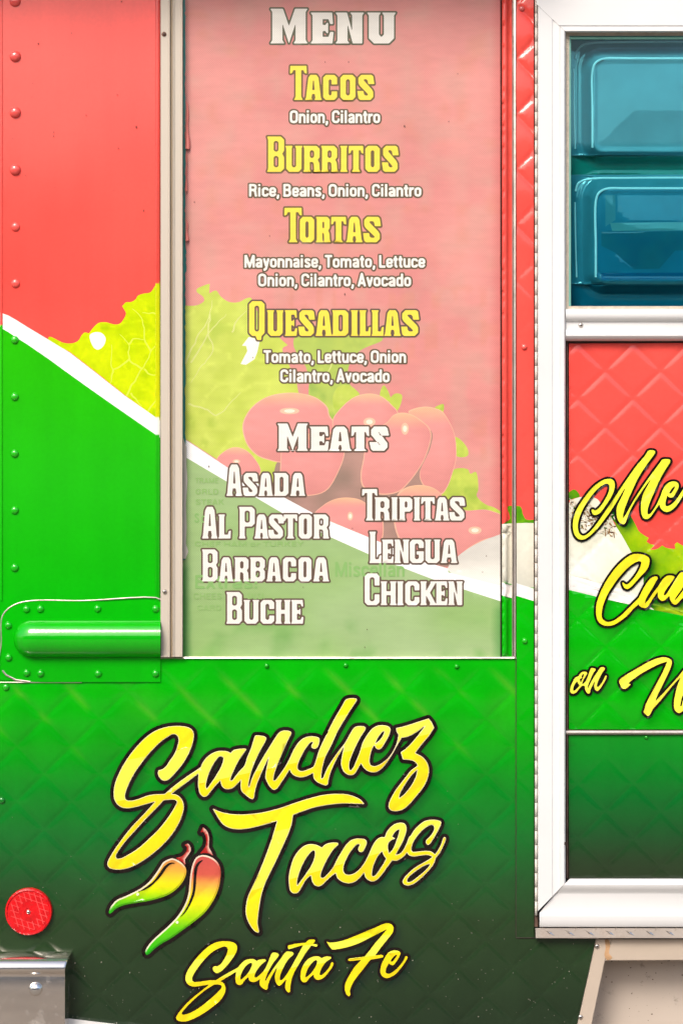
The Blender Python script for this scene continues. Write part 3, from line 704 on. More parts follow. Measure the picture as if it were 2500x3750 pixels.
# -- condensed sans for the ingredient lines: stroke skeletons, baseline 0, cap height 1, y up
_c = [(.385, .50), (.385, .56), (.31, .655), (.16, .655), (.085, .56), (.085, .18), (.16, .085), (.31, .085), (.385, .18), (.385, .26)]
_ring = lambda x0, y0, x1, y1, r: [(x0 + r, y0), (x1 - r, y0), (x1 - r * .3, y0 + r * .3), (x1, y0 + r), (x1, y1 - r), (x1 - r * .3, y1 - r * .3), (x1 - r, y1), (x0 + r, y1), (x0 + r * .3, y1 - r * .3), (x0, y1 - r), (x0, y0 + r), (x0 + r * .3, y0 + r * .3)]
SANS = {  # char: (advance, [(points, closed)])
    'o': (.50, [(_ring(.085, .085, .39, .655, .13), True)]),
    'n': (.50, [([(.085, 0), (.085, .74)], 0), ([(.085, .52), (.15, .63), (.25, .66), (.34, .62), (.385, .53), (.385, 0)], 0)]),
    'm': (.79, [([(.085, 0), (.085, .74)], 0), ([(.085, .52), (.15, .63), (.24, .66), (.33, .62), (.37, .53), (.37, 0)], 0), ([(.37, .52), (.44, .63), (.53, .66), (.62, .62), (.66, .53), (.66, 0)], 0)]),
    'i': (.25, [([(.1, 0), (.1, .74)], 0), ([(.1, .83), (.1, 1.0)], 0)]),
    'l': (.25, [([(.1, 0), (.1, 1.0)], 0)]),
    't': (.32, [([(.14, .93), (.14, .15), (.19, .08), (.28, .075)], 0), ([(.0, .66), (.28, .66)], 0)]),
    'r': (.34, [([(.085, 0), (.085, .74)], 0), ([(.085, .48), (.15, .6), (.23, .655), (.33, .65)], 0)]),
    'a': (.48, [([(.07, .52), (.1, .61), (.17, .66), (.27, .66), (.35, .6), (.37, .5), (.37, .0)], 0), ([(.37, .41), (.2, .37), (.1, .31), (.075, .2), (.11, .1), (.2, .075), (.3, .12), (.37, .22)], 0)]),
    'e': (.48, [([(.09, .365), (.385, .365)], 0), ([(.385, .33), (.385, .56), (.31, .655), (.16, .655), (.085, .56), (.085, .18), (.16, .085), (.31, .085), (.38, .17), (.385, .24)], 0)]),
    'c': (.47, [(_c, 0)]),
    's': (.45, [([(.36, .52), (.32, .63), (.23, .665), (.13, .64), (.085, .55), (.12, .45), (.31, .31), (.36, .2), (.31, .1), (.21, .075), (.11, .1), (.07, .22)], 0)]),
    'u': (.50, [([(.085, .74), (.085, .2), (.13, .1), (.22, .075), (.32, .12), (.385, .22)], 0), ([(.385, 0), (.385, .74)], 0)]),
    'v': (.44, [([(.055, .74), (.21, .06), (.365, .74)], 0)]),
    'y': (.44, [([(.055, .74), (.21, .12)], 0), ([(.365, .74), (.2, -.08), (.13, -.16), (.03, -.165)], 0)]),
    'd': (.50, [(_ring(.085, .085, .385, .655, .12), True), ([(.385, 0), (.385, 1.0)], 0)]),
    ',': (.22, [([(.1, .17), (.1, .0), (.08, -.08), (.02, -.15)], 0)]),
    ' ': (.19, []),
    'O': (.60, [(_ring(.09, .085, .48, .915, .16), True)]),
    'C': (.57, [([(.46, .66), (.46, .78), (.38, .9), (.28, .92), (.17, .89), (.09, .78), (.09, .22), (.17, .11), (.28, .08), (.38, .1), (.46, .22), (.46, .36)], 0)]),
    'R': (.57, [([(.09, 0), (.09, 1)], 0), ([(.09, .92), (.33, .92), (.42, .86), (.44, .73), (.42, .6), (.33, .53), (.09, .53)], 0), ([(.3, .53), (.41, .43), (.43, .2), (.47, 0)], 0)]),
    'B': (.57, [([(.09, 0), (.09, 1)], 0), ([(.09, .92), (.33, .92), (.42, .86), (.43, .73), (.41, .62), (.33, .54), (.09, .54)], 0), ([(.3, .54), (.42, .47), (.45, .3), (.43, .15), (.33, .08), (.09, .08)], 0)]),
    'M': (.74, [([(.09, 0), (.09, 1)], 0), ([(.62, 0), (.62, 1)], 0), ([(.11, 1), (.355, .06), (.60, 1)], 0)]),
    'T': (.50, [([(.0, .92), (.48, .92)], 0), ([(.24, .9), (.24, 0)], 0)]),
    'L': (.46, [([(.09, 1), (.09, 0)], 0), ([(.09, .08), (.43, .08)], 0)]),
    'E': (.48, [([(.09, 0), (.09, 1)], 0), ([(.09, .92), (.44, .92)], 0), ([(.09, .52), (.4, .52)], 0), ([(.09, .08), (.44, .08)], 0)]),
    'F': (.46, [([(.09, 0), (.09, 1)], 0), ([(.09, .92), (.43, .92)], 0), ([(.09, .52), (.38, .52)], 0)]),
    'H': (.58, [([(.09, 0), (.09, 1)], 0), ([(.47, 0), (.47, 1)], 0), ([(.09, .52), (.47, .52)], 0)]),
    'K': (.56, [([(.09, 0), (.09, 1)], 0), ([(.46, 1), (.12, .42)], 0), ([(.22, .55), (.48, 0)], 0)]),
    'D': (.57, [([(.09, 0), (.09, 1)], 0), ([(.09, .92), (.3, .92), (.43, .8), (.46, .5), (.43, .2), (.3, .08), (.09, .08)], 0)]),
    'G': (.59, [([(.46, .7), (.4, .88), (.28, .92), (.16, .87), (.09, .7), (.09, .3), (.16, .13), (.28, .08), (.4, .12), (.47, .25), (.47, .45), (.3, .45)], 0)]),
    'S': (.53, [([(.43, .7), (.38, .87), (.25, .92), (.13, .86), (.09, .72), (.16, .58), (.38, .42), (.44, .27), (.38, .12), (.25, .08), (.12, .13), (.07, .3)], 0)]),
    'U': (.58, [([(.09, 1), (.09, .25), (.16, .11), (.28, .08), (.4, .11), (.47, .25), (.47, 1)], 0)]),
    'Y': (.52, [([(.03, 1), (.25, .45), (.47, 1)], 0), ([(.25, .45), (.25, 0)], 0)]),
    'x': (.46, [([(.05, .74), (.38, 0)], 0), ([(.38, .74), (.05, 0)], 0)]),
    '!': (.25, [([(.1, 1), (.1, .3)], 0), ([(.1, .17), (.1, 0)], 0)]),
    'A': (.56, [([(.06, 0), (.265, .98), (.47, 0)], 0), ([(.13, .27), (.40, .27)], 0)]),
}


def sans_field(text, u0, u1, v_cap, v_base, t=.165, pad=12, ss=1.0):
    tot = sum(SANS[c][0] for c in text) - .06
    kx = (u1 - u0) / tot; ky = v_base - v_cap
    f = Field(u0 - pad, v_cap - pad, u1 + pad, v_base + ky * .25 + pad, ss)
    x = 0
    for c in text:
        adv, strokes = SANS[c]
        for pts, closed in strokes:
            f.stroke([(u0 + (x + px) * kx, v_base - py * ky) for px, py in pts], t * (kx + ky) / 2, bool(closed))
        x += adv
    return f


def sans_line(name, parent, text, u0, u1, v_cap, v_base, label, hfn, d0):
    f = sans_field(text, u0, u1, v_cap, v_base)
    decal(name, parent, [(f.dilate(5.5), flat(col(118, 100, 76)), .0003, ()), (f, flat(col(250, 248, 243)), .0007, ())], hfn, d0, FILM, label)
# ------------------------------------------------------------------ the printed wrap: colour as a function of position
GREEN = [(900, (55, 214, 4)), (2250, (4, 203, 0)), (2560, (0, 194, 2)), (2740, (0, 172, 14)), (2900, (4, 146, 32)), (3060, (20, 121, 42)), (3220, (36, 92, 42)), (3380, (44, 70, 38)), (3800, (38, 57, 36))]


def ramp(v, stops):
    vs = np.array([s[0] for s in stops], float); cs = np.array([col(*s[1]) for s in stops])
    return np.stack([np.interp(v, vs, cs[:, i]) for i in range(3)], -1)


def c_green(u, v):
    return ramp(v, GREEN)


def c_red(u, v):
    return mixc(np.tile(col(255, 104, 92), (len(u), 1)), col(255, 92, 82), noise2(u, v, 260, 3))


def const(*c):
    cc = col(*c)
    return lambda u, v: np.tile(cc, (len(u), 1))


def c_leaf(dark, light, sc=38, seed=5):
    d, l = col(*dark), col(*light)

    def f(u, v):
        wu = u + 30 * noise2(u, v, sc * 1.3, seed + 2); wv = v + 30 * noise2(u, v, sc * 1.3, seed + 3)
        n = .55 * noise2(wu, wv, sc, seed) + .4 * noise2(wu, wv, sc * .4, seed + 1) + .1 * noise2(wu, wv, sc * .18, seed + 4)
        fold = np.exp(-(np.abs(noise2(wu + wv * .6, wv - wu * .3, sc * 1.1, seed + 5) - .5) / .035) ** 2)
        c = mixc(np.tile(d, (len(u), 1)), l, n + .06); c = mixc(c, l * 1.12, fold * .55)
        return mixc(c, d * np.array([.72, .84, .7]), np.clip((.36 - .5 * noise2(wu, wv, sc * 1.6, seed + 6) - .5 * noise2(wu, wv, sc * .6, seed + 7)) * 3, 0, .5))
    return f


def ribbon(pts, w):
    """thin closed loop along a polyline (leaf vein)"""
    p = np.array(pts, float); m = len(p); p = smooth_loop(p, [i in (0, m - 1) for i in range(m)])[:6 * (m - 1) + 1]
    p = p + np.stack([noise2(p[:, 0], p[:, 1], 17, 7) - .5, noise2(p[:, 0], p[:, 1], 17, 9) - .5], 1) * 7
    t = np.gradient(p, axis=0); t /= np.maximum(np.hypot(*t.T), 1e-6)[:, None]; n = np.stack([-t[:, 1], t[:, 0]], 1)
    k = np.linspace(1, .3, len(p))[:, None] * w / 2
    return np.vstack([p + n * k, (p - n * k)[::-1]])


def W1(txt, reg): return parse(txt, *reg)


KL = (0, 800, 800 / 1568)
stripe_up = np.array([(-360, 1010), (-150, 1090), (0, 1144), (31, 1155), (61, 1172), (102, 1198), (179, 1244), (255, 1290), (357, 1369), (459, 1450), (541, 1507), (600, 1550)])
stripe_lo = np.array([(-360, 1060), (-150, 1140), (0, 1198), (31, 1216), (61, 1236), (102, 1262), (179, 1315), (306, 1407), (408, 1479), (510, 1550), (600, 1612)])
lett_left = W1("345,880! 352,852 365,850 400,865 450,890 510,897 560,880 590,835 610,818 640,825! 670,785 710,750 760,745 820,760 860,755 890,720 905,680 890,650 878,630! 905,602 940,600 975,580 990,555 1030,540 1080,530 1110,490 1130,460 1190,430! 1190,1500! 1150,1450! 900,1270! 700,1110! 500,955!", KL)
hole_left = W1("645,840 670,820 720,818 750,840 760,870 740,920 700,942 670,920", KL)
VEINS = [[(905, 1275), (960, 1180), (1020, 1080), (1090, 950), (1150, 880)], [(1020, 1080), (930, 1010), (925, 910), (860, 830)], [(930, 1010), (810, 1085), (800, 900)], [(810, 1085), (790, 1190)], [(1090, 950), (1040, 870), (1020, 720), (950, 650)], [(925, 905), (960, 870), (1040, 875)], [(1030, 1085), (1080, 1120), (1150, 1130)],
         [(1060, 1385), (1100, 1330), (1150, 1270)], [(935, 1255), (985, 1310), (1020, 1340)], [(1150, 700), (1090, 680), (1020, 680)]]
veins_left = [ribbon([(x * KL[2], 800 + y * KL[2]) for x, y in l], 7) for l in VEINS]

SH = {}                # printed soft shadow fields round the script


def c_lower(u, v):
    c = c_green(u, v)
    # scuffed ink along the raised creases near the top of the sheet
    b = ((u - QU) - (v - QV)) / QP; db = np.abs(b - np.round(b)) * QP / 1.414
    w = np.exp(-(db / 11) ** 2) * np.clip((2860 - v) / 260, 0, 1) * np.clip((noise2(u, v, 90, 11) - .42) * 4, 0, 1) * np.clip((v - 2440) / 60, 0, 1)
    c = mixc(c, col(96, 196, 40), w * .55)
    w2 = np.clip((noise2(u, v, 130, 21) - .62) * 3, 0, 1) * np.clip((2750 - v) / 200, 0, 1)
    c = mixc(c, col(70, 190, 40), w2 * .35)
    # faint blotchy fading lower down
    c = c * (1 + .16 * (noise2(u, v, 75, 31) - .5))[:, None]
    if 'name' in SH:
        sh = np.zeros(len(u))
        for k in ('name', 'tee', 'acos', 'town'):
            if k in SH: sh = np.maximum(sh, SH[k].sample(u - 14, v - 16))
        c = mixc(c, c * np.array([.4, .42, .9]), sh * .95)
    return c


# ------------------------------------------------------------------ the truck
truck = bpy.data.objects.new('food_truck', None); coll.objects.link(truck)
truck['label'] = 'red, white and green wrapped food truck seen from its side, menu window and white door'
truck['category'] = 'food truck'
truck.location = (0, 0, 0)

QU, QV = 163.0, 3037.0           # one crease crossing on the lower sheet
QD = (2215.0, 1356.0)            # one crease crossing on the door
h_low = quilt(.0008, QU, QV); h_door = quilt(.0010, *QD)


def h_lower(u, v):
    return h_low(u, v) * np.clip((v - 2420) / 140, 0, 1) + .0007 * (noise2(u, v, 300, 41) - .5)


# --- script fields first (their printed shadow colours the sheet below)
F_NAME = lettering_fields(L_NAME, 30); F_TEE = lettering_fields(L_TEE, 30); F_ACOS = lettering_fields(L_ACOS, 30); F_TOWN = lettering_fields(L_TOWN, 26)
F_MEX = lettering_fields(L_MEX, 22); F_CUI = lettering_fields(L_CUI, 22); F_ON = lettering_fields(L_ON, 22); F_WHL = lettering_fields(L_WHL, 22)


def soft(f, r):
    g = Field(f.u0 - 60, f.v0 - 60, f.u0 + f.w + 60, f.v0 + f.h + 60); g.a[60:60 + f.h, 60:60 + f.w] = f.a
    return g.dilate(8).blur(r)


for k, f in (('name', F_NAME), ('tee', F_TEE), ('acos', F_ACOS), ('town', F_TOWN)): SH[k] = soft(f, 16)
SD = {k: soft(f, 14) for k, f in (('mex', F_MEX), ('cui', F_CUI), ('on', F_ON), ('whl', F_WHL))}

# --- inner shell so that the side is a body and not a sheet
def box(name, parent, mat, u0, v0, u1, v1, y0, y1, label=None):
    x0, _, z0 = P(u0, v1); x1, _, z1 = P(u1, v0)
    V = [(x, y, z) for z in (z0, z1) for y in (y0, y1) for x in (x0, x1)]
    F = [(0, 1, 5, 4), (1, 3, 7, 5), (3, 2, 6, 7), (2, 0, 4, 6), (4, 5, 7, 6), (2, 3, 1, 0)]
    return obj(name, mesh_from(V, F, mat), parent, label)


box('body_shell', truck, SHELL, -345, -300, 2600, 3436, .036, .62)
box('chassis_beam', truck, SHELL, -345, 3440, 2080, 3786, .012, .12)
for sx in (-.52, .30):
    V, F = [], []; n = 28; prof = [(.30, -.11), (.355, -.11), (.38, -.08), (.38, .08), (.355, .11), (.30, .11), (.24, .07), (.24, -.07)]
    for i in range(n):
        a = 2 * math.pi * i / n
        for r, y in prof: V.append((sx + r * math.cos(a), .42 + y, .38 + r * math.sin(a)))
    m = len(prof)
    for i in range(n):
        for j in range(m): F.append((i * m + j, i * m + (j + 1) % m, ((i + 1) % n) * m + (j + 1) % m, ((i + 1) % n) * m + j))
    tyre = obj('tyre', mesh_from(V, F, RUBBER, True), truck)
    V = [(sx + .25 * math.cos(2 * math.pi * i / n), .36, .38 + .25 * math.sin(2 * math.pi * i / n)) for i in range(n)] + [(sx, .40, .38)]
    obj('rim', mesh_from(V, [(i, (i + 1) % n, n) for i in range(n)], BRUSHED, True), tyre)

# --- upper left sheet: red over white stripe over green, with the lettuce print
up_regions = [(None, c_green), (np.vstack([stripe_up, [(600, -300), (-360, -300)]]), c_red),
              (np.vstack([stripe_up, stripe_lo[::-1]]), const(255, 255, 252)),
              (lett_left, c_leaf((196, 230, 0), (240, 248, 16), 44, 5))]
up_regions += [(vn, const(240, 248, 84)) for vn in veins_left] + [(hole_left, const(255, 255, 250)), (np.vstack([stripe_up + (0, .5), stripe_lo[::-1]]), const(255, 255, 252))]
upper = panel('upper_side_panel', truck, [(-345, -280), (586, -280), (586, 2491), (-345, 2491)], up_regions, lambda u, v: .0012 * (noise2(u, v, 420, 8) - .5),
              np.vstack([grid_pts(-345, -280, 586, 2491, 45), grid_pts(180, 1010, 580, 1540, 7)]), VINYL, .001, 'flat side sheet printed red above, green below, with a white stripe and lettuce leaf')


def bead(name, parent, mat, path, r, d, seg=6, label=None, flatten=.6):
    """thin raised strip along a path in photograph pixels"""
    p = np.array(path, float); t = np.gradient(p, axis=0); t /= np.maximum(np.hypot(*t.T), 1e-6)[:, None]; n = np.stack([-t[:, 1], t[:, 0]], 1)
    V, F = [], []; m = seg + 1
    for i in range(len(p)):
        for j in range(m):
            a = math.pi * j / seg; q = p[i] + n[i] * r * math.cos(a); V.append(P(q[0], q[1], d + r * S * flatten * math.sin(a)))
    for i in range(len(p) - 1):
        for j in range(seg): F.append((i * m + j, (i + 1) * m + j, (i + 1) * m + j + 1, i * m + j + 1))
    return obj(name, mesh_from(V, F, mat, True), parent, label)


def rivet(parent, u, v, colour, r=15, h=.0042, d=.001, seg=14):
    me = dome_mesh(r * S, h, GLOSSY, 'rivet', seg, 4, .12, colour)
    o = obj('rivet', me, parent); o.location = P(u, v, d); return o


for v in (5, 207, 412, 622):
    rivet(upper, 57, v, col(250, 100, 92), 21, .0065)
for v in (831, 1038): rivet(upper, 58, v, col(255, 102, 92), 17)
for v in (1245, 1453, 1661, 1869, 2079): rivet(upper, 55, v, c_green(np.array([55.]), np.array([float(v)]))[0], 15)
bead('seam_ridge', upper, VINYL, [(6, v) for v in np.linspace(-280, 2200, 400)], 5, .001); 
set_col_fn(bpy.data.objects['seam_ridge'].data, lambda u, v: np.where((v < 1190)[:, None], c_red(u, v), c_green(u, v)))
bead('wrap_edge', upper, VINYL, [(577, v) for v in np.linspace(-280, 2230, 400)], 8, .001, 6, 'lapped edge of the wrap beside the window frame', .4)
set_col_fn(bpy.data.objects['wrap_edge'].data, lambda u, v: np.where((v < 1036)[:, None], c_red(u, v) * .75, np.where((v < 1530)[:, None], np.tile(col(226, 236, 10), (len(u), 1)), np.where((v < 1590)[:, None], np.tile(col(250, 250, 245), (len(u), 1)), c_green(u, v) * .8))))

# scratch and fly specks on the sheet
V, F = [], []
for (x, y, r) in ((277, 313, 4), (980, 911, 4.5), (387, 949, 3), (386, 977, 2.6), (851, 1066, 3), (1032, 1511, 4), (620, 826, 2.6), (842, 680, 2.8), (236, 598, 2), (455, 399, 2.2), (514, 237, 2.2), (873, 10, 3), (231, 695, 2), (93, 994, 2), (397, 1347, 2), (186, 1262, 2.4), (815, 1368, 2)):
    b = len(V)
    for j in range(7):
        a = 2 * math.pi * j / 7; V.append(P(x * .5102 + r * .62 * math.cos(a) * rnd.uniform(.7, 1.2), y * .5102 + r * math.sin(a) * rnd.uniform(.7, 1.3), .0026))
    F.append(tuple(range(b, b + 7))[::-1])
obj('fly_specks', mesh_from(V, F, m_simple('dark_specks', (.07, .02, .015), .8)), upper, None, 'stuff')

# --- plate with the rounded rub rail
pl = smooth_loop(np.array([(588, 2203), (300, 2203), (118, 2203), (60, 2216), (26, 2240), (9, 2266), (8, 2350), (8, 2446), (24, 2470), (62, 2489), (118, 2497), (300, 2498), (588, 2498)], float), [True, False, False, False, False, False, False, False, False, False, False, False, True], 3)
plate = panel('rub_rail_plate', truck, pl, [(None, c_green)], None, grid_pts(8, 2203, 588, 2498, 40), VINYL, .0035, 'green plate with rounded corners carrying the rub rail')
bead('plate_edge', plate, ALU, smooth_loop(np.array([(588, 2196), (300, 2200), (118, 2200), (58, 2213), (22, 2238), (7, 2266), (6, 2350), (6, 2446)], float))[:-6], 2.6, .0032)
bead('plate_edge', plate, ALU, [(10, 2455), (24, 2472), (60, 2490), (112, 2497)], 3.5, .003)
for (u, v) in ((98, 2231), (149, 2230), (358, 2229), (570, 2230), (32, 2290), (33, 2408), (99, 2464), (150, 2466), (360, 2467), (570, 2467)):
    rivet(plate, u, v, c_green(np.array([u]), np.array([v]))[0], 14, .0045, .0035)
V, F = [], []; na = 14; ts = [588, 500, 400, 300, 200, 130] + [118 - 68 * math.sin(a) for a in np.linspace(.12, math.pi / 2, 9)]
for i, u in enumerate(ts):
    k = 1.0 if u >= 118 else math.sqrt(max(0, 1 - ((118 - u) / 68) ** 2)); k = max(k, .02)
    for j in range(na + 1):
        a = math.pi * j / na; V.append(P(u, 2340 - 68 * k * math.cos(a), .0035 + .027 * k * math.sin(a)))
for i in range(len(ts) - 1):
    for j in range(na): F.append((i * (na + 1) + j, i * (na + 1) + j + 1, (i + 1) * (na + 1) + j + 1, (i + 1) * (na + 1) + j))
me = mesh_from(V, F, GLOSSY, True); set_col_fn(me, c_green); obj('rub_rail', me, plate)

# --- lower quilted sheet
lo_outline = [(-345, 2492), (587, 2492), (587, 2412), (1957, 2412), (1957, 3436), (2180, 3438), (2104, 3782), (-345, 3782)]
lp = quilt_pts(QU, QV, (-345, 2412, 2190, 3782))
lower = panel('lower_side_panel', truck, lo_outline, [(None, c_lower)], h_lower, lp, VINYL, 0.0, 'quilted metal sheet printed bright green fading to dark green')
for (u, v, r) in ((23, 2517, 13), (8, 2931, 13), (976, 2438, 9), (1265, 2436, 9), (1671, 2440, 9)):
    rivet(lower, u, v, c_lower(np.array([float(u)]), np.array([float(v)]))[0], r, .004, .001)
bead('wrap_seam', lower, ALU, [(u, 2499) for u in np.linspace(0, 300, 20)], 2, .002)
# grit thrown up from the road
V, F = [], []
for i in range(230):
    u = rnd.uniform(0, 2120); v = 3780 - abs(rnd.gauss(0, 1)) * 330
    if v < 2500 or (u > 1900 and v < 3440) or (u < 245 and v > 3480): continue
    r = rnd.choice((.7, .8, 1.0, 1.1, 1.3, 1.9)); b = len(V); n = 5
    for j in range(n):
        a = 2 * math.pi * j / n; q = r * rnd.uniform(.6, 1.3); uu, vv = u + q * math.cos(a), v + q * math.sin(a) * rnd.uniform(1, 1.7)
        V.append(P(uu, vv, float(h_lower(np.array([uu]), np.array([vv]))[0]) + .0011))
    F.append(tuple(range(b, b + n))[::-1])
obj('road_grit', mesh_from(V, F, m_simple('dried_grit', (.30, .28, .22), .9, 0, .2)), lower, None, 'stuff')

# --- yellow script on the lower sheet
Y_HI, Y_MID, Y_LOW = col(255, 247, 32), col(255, 254, 88), col(255, 242, 28)
INK = col(30, 20, 16); CRM = col(255, 250, 205)


def two_tone(l1, l2):
    def f(u, v, cu, cv):
        a = cv < l1[1] + l1[2] * (cu - l1[0]); b = cv > l2[1] + l2[2] * (cu - l2[0])
        return np.where(a[:, None], Y_HI, np.where(b[:, None], Y_LOW, Y_MID))
    return f


def ln(l, a, b):
    return [(u, l[1] + l[2] * (u - l[0])) for u in np.linspace(a, b, 12)]


def script(name, parent, f, l1, l2, ow, hfn, d0, pts, label, cream=True):
    u0, u1 = f.u0, f.u0 + f.w
    lines = [ln(l1, u0, u1), ln(l2, u0, u1)] if l1 else []
    fn = two_tone(l1, l2) if l1 else flat(l2)
    lay = [(f.dilate(ow), flat(INK), .0012, ())]
    if cream: lay += [(f, flat(CRM), .0018, ()), (f.erode(1.8), fn, .0023, lines)]
    else: lay += [(f, fn, .0018, lines)]
    sel = (pts[:, 0] > u0) & (pts[:, 0] < u1) & (pts[:, 1] > f.v0) & (pts[:, 1] < f.v0 + f.h)
    return decal(name, parent, lay, hfn, d0, VINYL, label, pts[sel])


a1, a2 = (470, 2783, -.209), (428, 2935, -.2166)
script('script_lettering', lower, F_NAME, a1, a2, 13, h_lower, 0, lp, 'large yellow script word with dark outline, topmost of the painted name')
b1, b2 = (999, 3047, -.22), (919, 3262, -.295)
script('script_lettering', lower, F_TEE, b1, b2, 13, h_lower, 0, lp, 'tall yellow script capital beside the chili peppers')
script('script_lettering', lower, F_ACOS, (999, 2900, -.22), b2, 12, h_lower, .0004, lp, 'yellow script letters following the tall capital')
script('script_lettering', lower, F_TOWN, (721, 3514, -.13), (686, 3599, -.146), 10.5, h_lower, 0, lp, 'small yellow script line lowest on the sheet', False)

# --- chili peppers
def chili(body, slit, stem, dot, grad, label):
    B, SL, ST = multi((RQ, body)), multi((RQ, slit)), multi((RQ, stem))
    lo = np.min([B.min(0), ST.min(0)], 0) - 30; hi = np.max([B.max(0), ST.max(0)], 0) + 30
    w = (math.floor(lo[0]), math.floor(lo[1]), math.ceil(hi[0]), math.ceil(hi[1]))
    fb = Field(*w); fb.fill([B]); fst = Field(*w); fst.fill([ST]); fs = Field(*w); fs.fill([SL])
    both = fb.like(np.maximum(fb.a, fst.a))
    inn = fb.erode(5.5); rim = fb.like(np.clip(fb.a - inn.a, 0, 1))
    g = lambda u, v, *_: ramp(v, grad)
    hl = np.array([(255, 250, 235)])

    def rimc(u, v, *_):
        c = ramp(v, grad); m = inn.blur(6)
        gx = m.sample(u + 4, v) - m.sample(u - 4, v); gy = m.sample(u, v + 4) - m.sample(u, v - 4)
        s = (gx * .35 + gy * .94)
        c = mixc(c, col(255, 248, 232), np.clip(s * 3.2, 0, .9)); return mixc(c, c * np.array([.55, .62, .5]), np.clip(-s * 3, 0, 1))
    dd = Field(*w); an = np.linspace(0, 2 * math.pi, 13)[:-1]; cx, cy = RQ[0] + dot[0] * RQ[2], RQ[1] + dot[1] * RQ[2]
    dd.fill([np.stack([cx + 5.5 * np.cos(an), cy + 5.5 * np.sin(an)], 1)])
    stc = lambda u, v, cu, cv: mixc(np.tile(col(196, 34, 30), (len(u), 1)), col(255, 228, 205), np.clip((fst.blur(3).sample(u - 5, v + 2) - fst.blur(3).sample(u + 5, v - 2)) * 1.6, 0, .9))
    decal('chili_pepper', lower, [(both.dilate(13), flat(INK), .0007, ()), (fb, rimc, .0011, ()), (inn, g, .0015, ()), (fst, stc, .0014, ()), (fs, flat(INK), .0019, ()), (dd, flat(col(255, 255, 235)), .0022, ())],
          h_lower, .0010, VINYL, label, grid_pts(*w, 9))


chili("68,1190 80,1205 105,1190 160,1140 250,1100 400,1070 560,1045 720,1005 850,950 960,860 1030,760 1055,680 1050,630 1020,580 960,530 880,500 820,515 760,550 720,610 660,700 580,800 480,880 370,940 260,990 170,1030 110,1090 80,1140",
      "440,930! 540,865 640,785 715,685 770,605 830,560 880,552 920,572! 880,568 845,580 800,625 740,715 660,805 560,885", "1030,330! 1075,312 1105,350 1110,400 1090,440 1060,480 1035,510! 1045,590! 1000,545 950,515 918,492! 980,480 1020,455 1060,400 1060,355", (435, 958),
      [(3145, (236, 150, 84)), (3190, (250, 196, 70)), (3235, (255, 246, 24)), (3265, (226, 246, 10)), (3300, (120, 232, 10)), (3340, (40, 200, 20))], 'printed chili pepper lying level, yellow to green')
chili("530,1690 545,1728 580,1720 620,1680 720,1600 860,1520 1000,1420 1150,1310 1290,1190 1390,1050 1460,900 1490,740 1490,640 1460,560 1400,500 1320,465 1240,460 1180,490 1140,560 1110,680 1095,820 1080,960 1030,1100 950,1230 850,1340 740,1440 640,1530 570,1610",
      "945,1285! 1020,1190 1080,1080 1130,930 1145,780 1155,640 1190,560 1240,525 1275,522! 1240,550 1205,600 1185,700 1180,780 1165,930 1110,1080 1040,1190", "1235,170! 1265,102! 1310,140 1340,210 1345,290 1340,350 1370,410 1398,470! 1340,435 1280,432 1225,440! 1270,390 1300,340 1310,260 1290,190 1270,160!", (938, 1315),
      [(3140, (226, 92, 86)), (3205, (238, 104, 84)), (3240, (250, 190, 80)), (3290, (255, 246, 30)), (3345, (214, 246, 10)), (3400, (110, 232, 10)), (3490, (30, 200, 20))], 'printed chili pepper hanging steeply, red to green')
# ------------------------------------------------------------------ service window with the printed menu
GROOVE = m_simple('tan_trim', lin(205, 182, 150) / E0, .45)  # groove strip in a darker tan than the cream rails
win = bpy.data.objects.new('service_window', None); coll.objects.link(win); win.parent = truck; win['label'] = 'tall service window covered by a perforated menu film'
VT, VB = -270, 2406
rail('frame_rail', win, CREAM, [(588, .010), (590, .0125), (617, .0125), (619, .0145), (622, .0145), (623.5, .0125)], VT, VB, 'v', back=-.03, label='cream outer frame rail on the left of the menu')
rail('frame_rail', win, CREAM, [(632.5, .0105), (634, .0135), (637, .0135), (638.5, .011), (663, .011), (665, .0135), (668, .0135), (669.5, .0105)], VT, VB - 1, 'v', back=-.03, label='cream inner frame rail on the left of the menu')
rail('rail_groove', win, GROOVE, [(622.8, .008), (625, .0075), (627, .0105), (630, .0105), (631, .0085), (633.2, .0085)], VT, VB, 'v', back=-.03)
for (u, v, mt) in ((601, 125, RUSTY), (604, 2167, SCREW)):
    o = obj('screw', dome_mesh(9 * S, .003, mt, 'screw', 14, 3, .3), win); o.location = P(u, v, .0125)
    for a in (0, 1):
        q = 6 if a == 0 else 1.2; w = 1.2 if a == 0 else 6
        c = obj('screw_slot', bpy.data.meshes.get('slot%d' % a) or mesh_from([(-q * S, -.0032, -w * S), (q * S, -.0032, -w * S), (q * S, -.0032, w * S), (-q * S, -.0032, w * S)], [(0, 1, 2, 3)], DARK, False, 'slot%d' % a), o)
        if a: c.location.y = -.0001
slab('pane_edge', win, m_simple('green_glass_edge', lin(78, 178, 168) / E0, .15, 0, .6), [(669, VT), (720, VT), (720, 2050), (669, 2050)], -.014, -.009, 'teal glass edge showing beside the torn film')
box('pane', win, m_simple('pane_glass', (.25, .4, .38), .1, 0, .6), 668, VT, 1838, VB + 6, .0145, .020)

